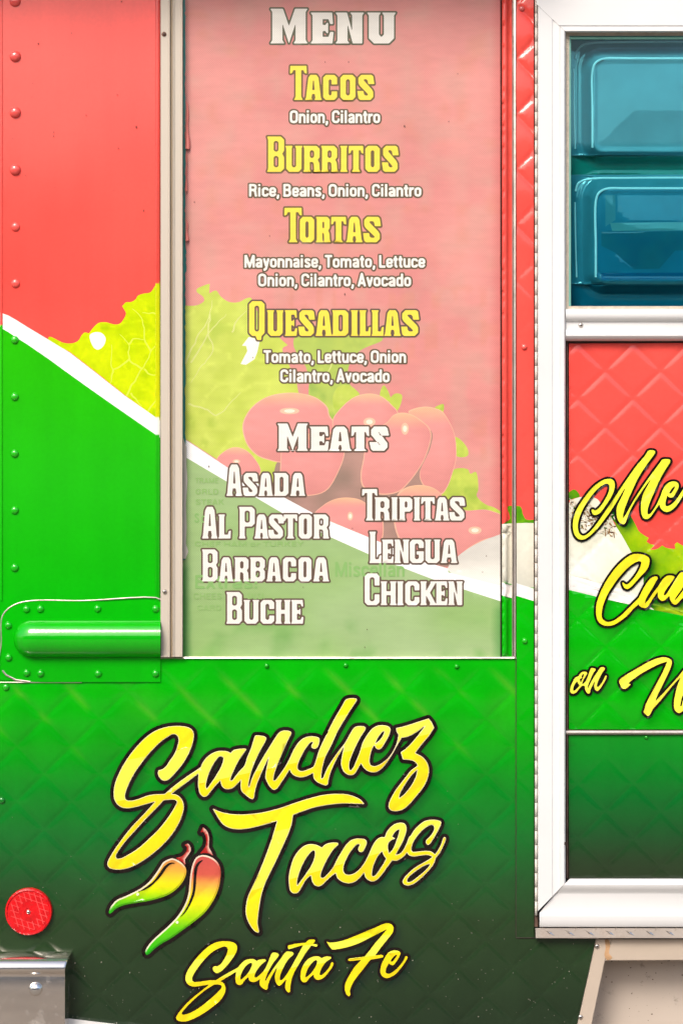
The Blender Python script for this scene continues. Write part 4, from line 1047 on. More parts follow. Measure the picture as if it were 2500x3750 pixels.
# menu film: pale print colours include painted haze of the glass reflections
frr = random.Random(3)
left = []
v = VT
while v < 2050:
    left.append((679 + frr.uniform(-2.2, 2.2) + (3 if 900 < v < 1000 else 0) + (5 if 520 < v < 560 else 0), v)); v += frr.uniform(9, 24)
left += [(680, 2048), (671, 2054), (671, VB)]
film_out = np.array([(1832, VB), (1832, VT)] + left)
F_RED = lambda u, v: mixc(np.tile(col(244, 170, 160), (len(u), 1)), col(238, 152, 146), noise2(u, v, 170, 51))
F_RED2 = lambda u, v: mixc(mixc(mixc(F_RED(u, v), col(232, 176, 160), np.clip((noise2(u, v, 60, 52) - .45) * 1.3, 0, .5)), col(238, 158, 132), np.clip((noise2(u, v * .45, 26, 55) - .62) * 3, 0, .4) * np.clip((noise2(u * .2, v, 48, 56) - .4) * 5, 0, 1)), col(233, 110, 108), np.clip((u - 1790) / 42, 0, 1) * .6)


def F_GREEN(u, v):
    c = mixc(np.tile(col(166, 205, 124), (len(u), 1)), col(184, 212, 152), noise2(u, v, 150, 53))
    c = mixc(c, col(110, 180, 80), np.clip((noise2(u * .55 + v * .25, v * .35 - u * .1, 32, 54) - .66) * 2.2, 0, .55) * np.clip((v - 2230) / 90, 0, 1))
    c = mixc(c, col(60, 170, 70), np.clip((700 - u) / 30, 0, 1) * np.clip((v - 2040) / 40, 0, 1) * .8)
    return mixc(c, col(70, 160, 70), np.clip((u - 1800) / 32, 0, 1) * np.clip((v - 2180) / 60, 0, 1) * .7)


fs_up = np.array([(640, 1585), (679, 1610), (830, 1710), (1044, 1824), (1151, 1882), (1207, 1909), (1355, 1970), (1455, 2013), (1570, 2062), (1640, 2082), (1700, 2090), (1850, 2130)])
fs_lo = np.array([(640, 1650), (679, 1674), (830, 1763), (937, 1822), (1039, 1882), (1207, 1966), (1353, 2031), (1455, 2072), (1588, 2123), (1850, 2208)])
lettL = smooth_loop(np.array([(660, 1116), (702, 1120), (727, 1116), (748, 1101), (743, 1086), (722, 1070), (720, 1060), (748, 1045), (768, 1039), (766, 1075), (791, 1064), (809, 1086), (840, 1106), (875, 1106), (901, 1093), (919, 1091), (935, 1130), (1000, 1200), (1023, 1236), (1054, 1264), (1034, 1277), (1060, 1340), (1085, 1400), (1100, 1450), (1230, 1520), (1200, 1700), (1010, 1790), (830, 1705), (679, 1607), (660, 1595)], float), [True] + [False] * 7 + [True, True] + [False] * 9 + [True] + [False] * 7 + [True] * 3)
leafR = smooth_loop(np.array([(1080, 1236), (1240, 1228), (1400, 1236), (1399, 1246), (1317, 1285), (1277, 1341), (1277, 1402), (1317, 1447), (1260, 1485), (1215, 1545), (1150, 1560), (1130, 1440), (1131, 1400), (1120, 1345), (1085, 1290), (1075, 1265)], float))
leafR2 = smooth_loop(np.array([(1222, 1440), (1240, 1415), (1280, 1412), (1312, 1445), (1262, 1485), (1228, 1500), (1218, 1470)], float))
one = np.array([(886, 1266), (911, 1234), (952, 1244), (942, 1290), (932, 1315), (901, 1336), (881, 1333), (906, 1285), (901, 1267)], float)


def tom(pts, hx=None, hy=None):
    lp = smooth_loop(np.array(pts, float)); x0, y0 = lp.min(0); x1, y1 = lp.max(0)

    def f(u, v):
        s = (u - x0) / (x1 - x0); t = (v - y0) / (y1 - y0)
        c = mixc(np.tile(col(246, 170, 163), (len(u), 1)), col(252, 208, 160), np.clip(1 - t * 5, 0, 1) * .9)
        c = mixc(c, col(232, 150, 142), np.clip(t * 1.5 - .75, 0, 1)); c = mixc(c, col(226, 142, 136), np.clip(s * 2.4 - 1.75, 0, 1) * .6)
        return c
    cen = lp.mean(0)
    out = [(lp, lambda u, v: mixc(f(u, v), col(252, 214, 176), np.full(len(u), .65))), (cen + (lp - cen) * .972, f)]
    if hx is not None:
        an = np.linspace(0, 2 * math.pi, 17)[:-1]
        for k, cc in ((1.0, (252, 214, 182)), (.55, (255, 246, 232))):
            e = np.stack([hx[0] + hx[2] * k * np.cos(an), hx[1] + hx[3] * k * np.sin(an)], 1); out.append((e, const(*cc)))
    return out


GAP = smooth_loop(np.array([(1010, 1700), (1230, 1580), (1450, 1560), (1640, 1580), (1655, 1760), (1640, 1900), (1720, 1990), (1650, 2075), (1455, 2005), (1207, 1905), (1040, 1820)], float))
film_regions = [(None, F_GREEN), (np.vstack([fs_up, [(1850, -300), (600, -300)]]), F_RED2),
                (lettL, c_leaf((206, 224, 84), (230, 240, 112), 70, 61)), (leafR, c_leaf((176, 206, 100), (212, 230, 104), 60, 63)), (leafR2, c_leaf((200, 224, 80), (222, 236, 110), 30, 64)), (one, const(255, 253, 246))]
for l in ([(680, 1330), (720, 1240), (770, 1150), (778, 1100)], [(700, 1330), (740, 1260), (780, 1200), (830, 1150)], [(770, 1150), (765, 1225), (782, 1277), (740, 1340), (700, 1400)], [(850, 1220), (870, 1170), (900, 1140)], [(690, 1480), (760, 1500), (790, 1520), (850, 1470), (880, 1440)], [(1230, 1290), (1210, 1340), (1180, 1400)]):
    film_regions.append((ribbon(l, 7), const(236, 240, 146)))
film_regions += [(GAP, lambda u, v: mixc(np.tile(col(168, 140, 124), (len(u), 1)), col(206, 160, 146), noise2(u, v, 70, 66)))]
film_regions += [(smooth_loop(np.array(p, float)), c_leaf((186, 214, 84), (222, 236, 100), 30, 67)) for p in (
    [(1665, 1600), (1708, 1637), (1712, 1668), (1677, 1673), (1650, 1650)], [(1391, 1452), (1404, 1411), (1422, 1436), (1430, 1470)], [(1425, 1470), (1445, 1442), (1471, 1447), (1452, 1505)], [(1590, 1495), (1623, 1480), (1619, 1512)],
    [(1660, 1720), (1712, 1719), (1721, 1735), (1741, 1728), (1750, 1793), (1744, 1815), (1775, 1846), (1811, 1860), (1850, 1890), (1704, 1880), (1600, 1830), (1640, 1779)])]
film_regions += tom([(888, 1574), (892, 1540), (921, 1492), (973, 1455), (1040, 1439), (1106, 1441), (1162, 1459), (1199, 1492), (1207, 1522), (1240, 1570), (1230, 1690), (1025, 1694), (984, 1685), (944, 1670), (907, 1633)], (1060, 1505, 36, 12))
film_regions += tom([(1027, 1690), (1040, 1620), (1120, 1590), (1240, 1590), (1262, 1650), (1240, 1725), (1190, 1800), (1100, 1815), (1035, 1790)])
film_regions += tom([(1217, 1540), (1248, 1494), (1297, 1454), (1351, 1441), (1395, 1451), (1436, 1485), (1458, 1515), (1420, 1580), (1340, 1640), (1262, 1640), (1225, 1590)], (1352, 1545, 22, 16))
film_regions += tom([(1494, 1509), (1516, 1496), (1561, 1489), (1596, 1496), (1619, 1507), (1641, 1538), (1663, 1588), (1670, 1646), (1668, 1690), (1654, 1739), (1637, 1784), (1614, 1811), (1560, 1790), (1535, 1740), (1575, 1640), (1580, 1580)])
film_regions += tom([(1418, 1545), (1440, 1520), (1471, 1511), (1507, 1518), (1547, 1543), (1570, 1565), (1579, 1592), (1572, 1632), (1552, 1686), (1525, 1730), (1494, 1770), (1458, 1802), (1387, 1811), (1329, 1784), (1320, 1739), (1329, 1686), (1342, 1623), (1380, 1570)], (1482, 1570, 14, 22))
film_regions += tom([(1150, 1885), (1177, 1855), (1217, 1831), (1262, 1822), (1315, 1829), (1350, 1850), (1396, 1880), (1394, 1985), (1351, 1971), (1208, 1909)], (1282, 1890, 10, 16))
film_regions += tom([(1454, 1812), (1485, 1786), (1534, 1776), (1579, 1784), (1610, 1804), (1640, 1850), (1704, 1869), (1775, 1866), (1811, 1875), (1850, 1895), (1850, 1962), (1780, 1975), (1715, 2010), (1660, 2055), (1560, 2045), (1470, 1990), (1440, 1900)], (1738, 1942, 24, 14))
film_regions += tom([(794, 1684), (818, 1655), (855, 1638), (892, 1644), (925, 1670), (955, 1729), (900, 1780), (833, 1725)], (866, 1690, 14, 8))
film_regions += [(smooth_loop(np.array([(1639, 2084), (1674, 2039), (1715, 2008), (1761, 1983), (1802, 1967), (1850, 1958), (1850, 2150), (1700, 2120)], float)), lambda u, v: mixc(np.tile(col(238, 234, 222), (len(u), 1)), col(252, 250, 244), (v - 2040) / 80)),
                 (np.vstack([fs_up[:10], [(1640, 2096), (1850, 2150)], fs_lo[::-1]]), const(255, 255, 254))]
DF = -.007
h_film = lambda u, v: .0006 * (noise2(u, v, 240, 71) - .5)
film = panel('menu_film', win, film_out, film_regions, h_film, np.vstack([grid_pts(690, VT, 1826, VB, 34), grid_pts(690, 1050, 1826, 2180, 12)]), FILM, DF, 'perforated window film printed with lettuce, tomatoes and the menu', .002)
# curled torn bits of film on the left edge
for (va, vb, w) in ((372, 545, 16), (805, 882, 12), (548, 700, 7)):
    V, F = [], []; n = 14
    for i in range(n):
        t = i / (n - 1); v = va + (vb - va) * t; ww = w * (.35 + .65 * t) * (1 + .25 * math.sin(9 * t))
        for j in range(5):
            s = j / 4; V.append(P(681 + ww * s + 2 * math.sin(5 * t), v, DF + .001 + .0045 * math.sin(math.pi * (.15 + .8 * s)) * (.4 + t)))
    for i in range(n - 1):
        for j in range(4): F.append((i * 5 + j, i * 5 + j + 1, (i + 1) * 5 + j + 1, (i + 1) * 5 + j)[::-1])
    me = mesh_from(V, F, FILM, True); set_cols(me, np.tile(col(246, 150, 140), (len(me.loops), 1))); obj('torn_film_curl', me, win)
V, F = [], []
pts = [(672, 1605), (684, 1640), (683, 1700), (687, 1760), (681, 1850), (684, 1930), (681, 1990), (690, 2020), (680, 2046), (671, 2046), (671, 1605)]
V = [P(u, v, DF + .0012) for u, v in pts]
obj('adhesive_residue', mesh_from(V, [tuple(range(len(V)))[::-1]], m_simple('old_adhesive', lin(228, 222, 205) / E0, .7)), win)

# --- faint old signwriting seen through the film
def ghost(text, u0, u1, vc, vb, c, t=.14):
    f = sans_field(text, u0, u1, vc, vb, t)
    decal('old_signwriting', win, [(f, flat(c), .0005, ())], h_film, DF, FILM)


for tx, a, b, c, d in (('TRAME', 715, 800, 1750, 1770), ('GRLD', 715, 800, 1790, 1811), ('STEAK', 715, 820, 1828, 1849), ('S c', 712, 752, 1878, 1915), ('CHEF HAM or TURKEY', 712, 1110, 1983, 2001), ('Extras!', 712, 945, 2106, 2155),
                       ('CHEES', 708, 812, 2172, 2195), ('SALSA', 905, 968, 2172, 2195), ('CARD', 722, 810, 2216, 2236), ('Miscellan', 1225, 1480, 2058, 2112)):
    ghost(tx, a, b, c, d, col(154, 203, 120) if tx in ('Extras!', 'Miscellan', 'S c') else col(162, 205, 123))

# --- menu lettering
HW = h_film
Wt, Yl = col(250, 248, 243), col(254, 242, 88)
O1, O2, O3 = col(112, 112, 88), col(128, 106, 66), col(116, 94, 80)
SET = lambda s, *b: [(c, x0, x1) for c, (x0, x1) in zip(s, b)]
MW = [
    ('heading', SET('MENU', (997, 1119), (1144, 1219), (1235, 1326), (1350, 1442)), 32, 46, 159, 37, 24, Wt, O1, 'white heading at the very top of the menu'),
    ('dish', SET('TACOS', (1063, 1122), (1120, 1175), (1183, 1234), (1246, 1301), (1312, 1366)), 241, 274, 366, 20, 16, Yl, O2, 'yellow dish name, first on the menu'),
    ('dish', SET('BURRITOS', (982, 1040), (1048, 1104), (1114, 1170), (1179, 1234), (1245, 1272), (1277, 1329), (1337, 1390), (1402, 1455)), 500, 534, 629, 20, 16, Yl, O2, 'yellow dish name, second on the menu'),
    ('dish', SET('TORTAS', (1042, 1104), (1098, 1150), (1160, 1207), (1213, 1266), (1270, 1324), (1333, 1390)), 761, 794, 887, 20, 16, Yl, O2, 'yellow dish name, third on the menu'),
    ('dish', SET('QUESADILLAS', (912, 969), (981, 1035), (1046, 1087), (1096, 1149), (1158, 1213), (1219, 1275), (1284, 1311), (1318, 1356), (1363, 1403), (1409, 1464), (1472, 1530)), 1103, 1136, 1230, 20, 16, Yl, O3, 'yellow dish name, fourth and longest on the menu'),
    ('heading', SET('MEATS', (1021, 1122), (1139, 1202), (1208, 1282), (1287, 1350), (1358, 1418)), 1551, 1562, 1651, 30, 20, Wt, O3, 'white heading over the tomatoes'),
    ('meat', SET('ASADA', (832, 884), (892, 942), (949, 997), (1006, 1056), (1065, 1115)), 1701, 1732, 1816, 18, 14, Wt, O3, 'white meat name, top of the left column'),
    ('meat', SET('AL', (743, 794), (803, 844)), 1856, 1884, 1972, 18, 14, Wt, O3, 'short white word starting the second row of the left column'),
    ('meat', SET('PASTOR', (878, 933), (934, 981), (985, 1036), (1039, 1088), (1094, 1142), (1150, 1202)), 1856, 1884, 1972, 18, 14, Wt, O3, 'long white word ending the second row of the left column'),
    ('meat', SET('BARBACOA', (743, 797), (804, 852), (861, 910), (918, 970), (978, 1028), (1036, 1084), (1093, 1140), (1149, 1202)), 2012, 2041, 2129, 18, 14, Wt, O3, 'white meat name, third in the left column'),
    ('meat', SET('BUCHE', (832, 886), (895, 946), (954, 1004), (1011, 1061), (1069, 1110)), 2168, 2197, 2284, 18, 14, Wt, O3, 'white meat name, lowest in the left column'),
    ('meat', SET('TRIPITAS', (1326, 1380), (1374, 1425), (1432, 1456), (1463, 1509), (1514, 1538), (1542, 1590), (1594, 1642), (1647, 1699)), 1791, 1821, 1906, 18, 14, Wt, O3, 'white meat name, top of the right column'),
    ('meat', SET('LENGUA', (1355, 1395), (1401, 1440), (1446, 1495), (1500, 1551), (1557, 1609), (1616, 1671)), 1947, 1976, 2062, 18, 14, Wt, O3, 'white meat name, middle of the right column'),
    ('meat', SET('CHICKEN', (1335, 1389), (1396, 1448), (1453, 1477), (1483, 1535), (1541, 1593), (1597, 1637), (1643, 1691)), 2100, 2129, 2216, 18, 14, Wt, O3, 'white meat name, bottom of the right column')]
for kind, let, vc, vs_, vb, t, th, fc, oc, lab in MW:
    menu_word(kind + '_lettering', win, let, vc, vs_, vb, t, th, fc, oc, lab, HW, DF)
for txt, u0, u1, vc, vb, lab in (
        ('Onion, Cilantro', 1060, 1390, 404, 451, 'small white ingredient line under the first dish'),
        ('Rice, Beans, Onion, Cilantro', 911, 1541, 674, 720, 'small white ingredient line under the second dish'),
        ('Mayonnaise, Tomato, Lettuce', 894, 1554, 934, 980, 'upper small white ingredient line under the third dish'),
        ('Onion, Cilantro, Avocado', 944, 1503, 1002, 1049, 'lower small white ingredient line under the third dish'),
        ('Tomato, Lettuce, Onion', 965, 1485, 1283, 1329, 'upper small white ingredient line under the fourth dish'),
        ('Cilantro, Avocado', 1025, 1425, 1353, 1400, 'lower small white ingredient line under the fourth dish')):
    sans_line('ingredient_lettering', win, txt, u0, u1, vc, vb, lab, HW, DF)

# --- right jamb, track and sill
def strip_regions():
    leaf = smooth_loop(np.array([(1843, 1919), (1866, 1900), (1858, 1856), (1880, 1853), (1905, 1856), (1914, 1885), (1925, 1902), (1960, 1906), (1960, 1922)], float))
    return [(None, c_green), (np.array([(1800, -300), (2000, -300), (2000, 1950), (1800, 1950)]), c_red),
            (leaf, c_leaf((60, 150, 10), (130, 200, 20), 22, 81)),
            (np.array([(1800, 1921), (1870, 1917), (1920, 1915), (2000, 1916), (2000, 2160), (1800, 2127)]), lambda u, v: mixc(np.tile(col(248, 246, 236), (len(u), 1)), col(232, 230, 212), (v - 1990) / 160)),
            (np.array([(1800, 2127), (1842, 2134), (1878, 2143), (1890, 2136), (1953, 2155), (2000, 2160), (2000, 2214), (1953, 2201), (1890, 2182), (1878, 2192), (1842, 2182), (1800, 2170)]), const(255, 252, 250))]


hj = lambda u, v: np.interp(u, [1836, 1840, 1851, 1862, 1873], [0, .0050, .0058, -.003, -.004]) + .002 * (noise2(u, v, 34, 83) - .5) * np.clip((900 - v) / 500, 0, 1)
panel('window_jamb', win, [(1836, VT), (1873, VT), (1873, VB), (1836, VB)], strip_regions(), hj, np.stack(np.meshgrid([1840, 1845, 1851, 1856, 1862, 1868], np.arange(VT + 6, VB, 16.)), -1).reshape(-1, 2), VINYL, -.0075, 'wrapped jamb on the right of the menu film')
rail('gasket', win, DARK, [(1830.5, -.0068), (1833, -.004), (1836.5, -.0068)], VT, VB, 'v', back=-.03)
rail('window_track', win, ALU, [(1872.5, -.01), (1873.5, .002), (1876, .0035), (1877.5, -.004), (1880, -.004), (1881, .004), (1887, .0045), (1888.5, .001)], VT, VB + 4, 'v', back=-.03, label='thin metal track along the right of the window')
rail('window_sill', win, ALU, [(VB - 1, -.007), (VB, .003), (VB + 5, .004), (VB + 8, .001)], 588, 1888, 'h', back=-.03)

bead('lap_seam', lower, DARK, [(1888, q) for q in np.linspace(2414, 3433, 40)], 1.6, .0032)
bead('lap_seam', lower, DARK, [(q, 3434.5) for q in np.linspace(1888, 1956, 8)], 1.6, .0032)
V, F = [], []
for (x, y, r) in ((1262, 1077, 3), (1276, 227, 2.4), (1190, 227, 2.4), (987, 864, 2.4), (1480, 462, 3.4), (712, 740, 2.6), (1344, 2305, 2.4), (1110, 2150, 2), (1335, 2370, 2.4), (1005, 1315, 2), (765, 1708, 3), (1290, 1935, 2), (1780, 2036, 2.4), (1766, 2095, 2), (1675, 270, 2), (1642, 445, 2.2), (926, 1309, 2)):
    b = len(V)
    for j in range(6):
        a = 2 * math.pi * j / 6; V.append(P(x + r * .7 * math.cos(a), y + r * 1.1 * math.sin(a) * frr.uniform(.8, 1.4), DF + .0012))
    F.append(tuple(range(b, b + 6))[::-1])
obj('fly_specks', mesh_from(V, F, m_simple('dark_film_specks', (.08, .04, .03), .8)), win, None, 'stuff')

# --- narrow wrapped strip, hinge gap and hinge
sp = quilt_pts(1900, 30, (1889, VT, 1953, 3433))
h_strip_q = quilt(.0022, 1888, 216)
h_strip = lambda u, v: h_strip_q(u, v) * np.clip((1250 - v) / 900, .12, 1)
sp = np.vstack([sp, quilt_pts(1888, 216, (1889, VT, 1953, 3433))])
strip = panel('hinge_side_strip', truck, [(1889, VT), (1953, VT), (1953, 3433), (1889, 3433)], strip_regions(), h_strip, sp, VINYL, .0032, 'narrow wrapped strip between the menu window and the door hinge', .003)
for (u, v, c) in ((1909, 32, (240, 110, 105)), (1918, 1271, (255, 110, 100)), (1920, 2347, (30, 205, 20))):
    rivet(strip, u, v, col(*c), 11, .004, .004)
slab('hinge_gap', truck, DARK, [(1953.5, VT), (1960, VT), (1960, 3398), (1953.5, 3398)], -.02, -.004)
hinge = obj('piano_hinge', None, truck, 'long cream piano hinge between body and door')
rail('hinge_leaf', hinge, BROWN, [(1955, .004), (1957, .0105), (1968, .0105)], VT, 3394, 'v', back=-.01)
V, F = [], []; n = 8; r = 4.8 * S; L = 25.2 * S
for zz in (-L, L):
    for i in range(n): V.append((r * math.cos(2 * math.pi * i / n), r * math.sin(2 * math.pi * i / n), zz))
for i in range(n): F.append((i, (i + 1) % n, n + (i + 1) % n, n + i))
F += [tuple(range(n))[::-1], tuple(range(n, 2 * n))]
kme = mesh_from(V, F, m_simple('hinge_paint', lin(246, 238, 226) / E0, .4), False, 'knuckle'); kme.polygons.foreach_set('use_smooth', [len(p.vertices) == 4 for p in kme.polygons])
v = -2.0 - 51.6 * 4
while v < 3350:
    o = obj('knuckle', kme, hinge); o.location = P(1961.8, v + 25.8, .0135); v += 51.6

# ------------------------------------------------------------------ door
door = obj('door', None, truck, 'white framed door with tinted window over red and green quilted panels')
mt = lambda off: 15 + (off - 1962) * (108 / 113)
mb = lambda off: 3335 - (off - 1970) * 1.03
rail('frame_stile', door, WHITE, [(1967, .012), (1969, .0215), (1972, .0225), (2020, .0225), (2023, .0212), (2029, .0212), (2046, .0235), (2051, .0262), (2064, .0265), (2068, .0245), (2069.5, .018)], 0, 0, 'v', mt, mb, back=-.01, label='white door stile on the hinge side', seg=2)
ml = lambda off: max(1962, 1962 + (off - 15) * (113 / 108)) + 1.2
rail('frame_rail', door, WHITE, [(-70, .012), (-67, .0225), (15, .0225), (92, .0225), (97, .0205), (103, .0205), (107, .0262), (113, .0265), (117, .024), (118.5, .018)], 0, 2580, 'h', ml, None, back=-.01, label='white top rail of the door')
rail('frame_rail', door, WHITE, [(1131, .012), (1134, .021), (1142, .0255), (1154, .0265), (1166, .0245), (1175, .0205), (1178, .0172), (1206, .0172), (1209, .0215), (1217, .0255), (1229, .0265), (1240, .0235), (1247, .018), (1249, .01)], 2070.5, 2580, 'h', back=-.01, label='white moulded rail under the door window')
mbl = lambda off: (1970 + (3335 - off) * (102 / 105) if off < 3335 else 1973) + 1.2
rail('frame_rail', door, WHITE, [(3217, .010), (3219, .0165), (3228, .0175), (3231, .0225), (3240, .026), (3252, .025), (3262, .021), (3271, .0178), (3274, .0172), (3334.9, .0172), (3342, .0172), (3345, .022), (3354, .026), (3368, .026), (3386, .0245), (3394, .0225), (3397, .012)], 0, 2580, 'h', mbl, None, back=-.01, label='white bottom rail of the door')
for u, v, r in ((2125, 1191, 9), (2069, 3089, 0)):
    if not r: continue
    o = obj('screw', dome_mesh(r * S, .0028, SCREW, 'screw', 14, 3, .35), door); o.location = P(u, v, .0172)
    c = obj('screw_recess', dome_mesh(3.4 * S, .0004, DARK, 'recess', 8, 2), o); c.location = (0, -.0029, 0)
slab('drain_hole', door, DARK, [(2068 + 4 * math.cos(a), 3089 + 6 * math.sin(a)) for a in np.linspace(0, 2 * math.pi, 11)[:-1]], .024, .0262)
slab('panel_backing', door, BROWN, [(2069.8, 1248), (2580, 1248), (2580, 3218), (2069.8, 3218)], -.012, .003)
rail('edge_seal', door, BROWN, [(2070, .003), (2073, .009), (2077, .0095), (2081, .004)], 1249, 3216, 'v', back=0, label='brown sealant strip along the door panels')
rail('seam_moulding', door, ALU, [(2672, .003), (2676, .0105), (2683, .0125), (2689, .0105), (2692, .003)], 2071, 2580, 'h', back=0, label='metal strip between the two door panels')

# printed upper door panel
tort = parse("60,1000! 118,830 180,790 330,760 480,800 560,950 640,1010 690,1110! 780,1250 860,1390 910,1480 1000,1640 1060,1790! 1060,2050! 60,1900!", *RH)
lettR = parse("560,930! 740,900 880,980 910,1030! 960,1120 1000,1200 1060,1250 1128,1290! 1098,1335! 1140,1365 1202,1380! 1145,1440! 1230,1430 1300,1385! 1350,1415 1465,1430! 1458,1370! 1490,1345! 1568,1390 1700,1400! 1720,2450! 1060,2300! 700,1100!", *RH)
leafD = parse("100,715! 170,672 210,690 248,760 180,785 110,810!", *RH)
gl_up = np.array([(2060, 2155), (2086, 2161), (2182, 2185), (2234, 2198), (2308, 2215), (2394, 2234), (2500, 2255), (2620, 2280)], float)
wl_up = gl_up - np.array([(0, 54)] * 2 + [(0, 52)] + [(0, 50)] * 5)


def c_door_leaf(u, v):
    c = c_leaf((120, 196, 0), (206, 236, 20), 46, 91)(u, v)
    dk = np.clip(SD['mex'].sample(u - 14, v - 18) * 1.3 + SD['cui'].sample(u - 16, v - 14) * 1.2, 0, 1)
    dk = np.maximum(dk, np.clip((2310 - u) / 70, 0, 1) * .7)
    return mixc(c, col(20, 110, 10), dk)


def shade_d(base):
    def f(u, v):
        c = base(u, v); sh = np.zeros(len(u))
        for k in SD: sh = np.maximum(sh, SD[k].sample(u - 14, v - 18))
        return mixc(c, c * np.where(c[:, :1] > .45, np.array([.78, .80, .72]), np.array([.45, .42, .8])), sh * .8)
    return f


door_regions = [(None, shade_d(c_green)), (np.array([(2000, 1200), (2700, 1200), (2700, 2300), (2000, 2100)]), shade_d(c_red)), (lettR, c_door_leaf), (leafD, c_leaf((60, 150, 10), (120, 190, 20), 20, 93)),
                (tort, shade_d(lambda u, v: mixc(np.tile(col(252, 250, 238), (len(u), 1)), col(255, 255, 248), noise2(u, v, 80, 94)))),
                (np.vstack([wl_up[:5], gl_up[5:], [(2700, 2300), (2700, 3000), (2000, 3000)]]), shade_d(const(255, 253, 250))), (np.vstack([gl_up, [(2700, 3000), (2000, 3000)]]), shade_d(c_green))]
dp = quilt_pts(*QD, (2082, 1257, 2580, 2672))
dpanel = panel('quilted_panel', door, [(2081.5, 1258), (2580, 1256), (2580, 2671), (2081.5, 2671)], door_regions, h_door, np.vstack([dp, grid_pts(2090, 1780, 2580, 2300, 14)]), VINYL, .006, 'upper quilted door panel printed red, white and green')
# shredded filling at the mouth of the wrap
V, F, CC = [], [], []
crr = random.Random(12)
for i in range(190):
    u = crr.uniform(2083, 2250); v = 1822 + (u - 2083) * .42 + crr.uniform(-4, 100) * (1 - .25 * (u - 2083) / 170)
    if u < 2120: v = crr.uniform(1830, 1905)
    a = crr.uniform(-.3, 1.9); l = crr.uniform(4, 11); w = crr.uniform(1.6, 3.2); off = .0002 + .000006 * i
    c = crr.choice([(96, 62, 34), (140, 100, 60), (120, 84, 44), (190, 170, 130), (60, 90, 20)] if i < 70 else [(250, 244, 226), (255, 250, 236), (236, 226, 196), (250, 246, 232), (170, 130, 84)])
    b = len(V)
    for s, t in ((-1, -1), (1, -.6), (1, .6), (-1, 1)):
        uu = u + s * l * math.cos(a) - t * w * math.sin(a); vv = v + s * l * math.sin(a) + t * w * math.cos(a)
        V.append((max(uu, 2083), vv, off))
    F.append((b, b + 1, b + 2, b + 3)[::-1]); CC += [col(*c)] * 4
hh = h_door(np.array([p[0] for p in V]), np.array([p[1] for p in V]))
me = mesh_from([P(p[0], p[1], .006 + h + p[2] + .0002) for p, h in zip(V, hh)], F, VINYL); set_cols(me, np.array(CC)); obj('printed_filling', me, door, 'printed shreds of filling at the mouth of the wrap', 'stuff')
door_y = {'mex': col(255, 254, 72), 'cui': col(255, 248, 48), 'on': col(255, 250, 90), 'whl': col(255, 251, 86)}
for k, f, lab in (('mex', F_MEX, 'yellow script on the red part of the door'), ('cui', F_CUI, 'yellow script across the white stripe of the door'), ('on', F_ON, 'smallest yellow script word on the door'), ('whl', F_WHL, 'yellow script low on the door, cut by the picture edge')):
    # the sheet ends at the frame: keep the print on it
    cut = int(max(0, math.ceil(2083 - f.u0))); g = f.dilate(8); g.a[:, :cut] = 0; f.a[:, :cut] = 0
    sel = (dp[:, 0] > f.u0) & (dp[:, 0] < f.u0 + f.w) & (dp[:, 1] > f.v0) & (dp[:, 1] < f.v0 + f.h)
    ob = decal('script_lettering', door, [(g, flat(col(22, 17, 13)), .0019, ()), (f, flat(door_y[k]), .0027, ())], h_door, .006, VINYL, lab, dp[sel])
panel('lower_door_panel', door, [(2080.5, 2693), (2580, 2692), (2580, 3216), (2082, 3216)], [(None, lambda u, v: ramp(v, [(2690, (0, 160, 32)), (2800, (0, 142, 36)), (2930, (8, 116, 40)), (3060, (28, 88, 40)), (3150, (42, 68, 38)), (3220, (44, 60, 36))]))], lambda u, v: h_door(u, v) * .6 * np.clip((v - 2750) / 150, 0, 1), quilt_pts(*QD, (2080, 2692, 2580, 3217)), VINYL, .005, 'lower quilted door panel, green fading to dark')
rivet(door, 2364, 2700, c_green(np.array([0.]), np.array([2700.]))[0], 7, .003, .006)

# --- door window: tinted pane over a moulded insert
slab('putty', door, PUTTY, [(2069.8, 118.8), (2580, 118.8), (2580, 131), (2083, 131), (2081, 1121), (2580, 1121), (2580, 1131.5), (2069.8, 1131.5)], -.01, .0125, 'cracked cream putty round the door window')
def sdrr(u, v, x0, y0, x1, y1, r):
    cx, cy = (x0 + x1) / 2, (y0 + y1) / 2; qx = np.abs(u - cx) - (x1 - x0) / 2 + r; qy = np.abs(v - cy) - (y1 - y0) / 2 + r
    return np.hypot(np.maximum(qx, 0), np.maximum(qy, 0)) + np.minimum(np.maximum(qx, qy), 0) - r


def h_ins(u, v):
    h = np.zeros(len(u))
    for (x0, y0, x1, y1, w) in ((2172, 216, 2900, 556, 52), (2180, 694, 2900, 1030, 58)):
        s = sdrr(u, v, x0, y0, x1, y1, 34); t = np.clip(1 - s / w, 0, 1); h = np.maximum(h, t * t * (3 - 2 * t))
        h += .09 * np.exp(-((s + 3) / 6) ** 2) + np.where(s < 0, .08 * np.clip(-s / 150, 0, 1), 0) + .07 * np.exp(-((s - w) / 7) ** 2)
        
    return h * .026


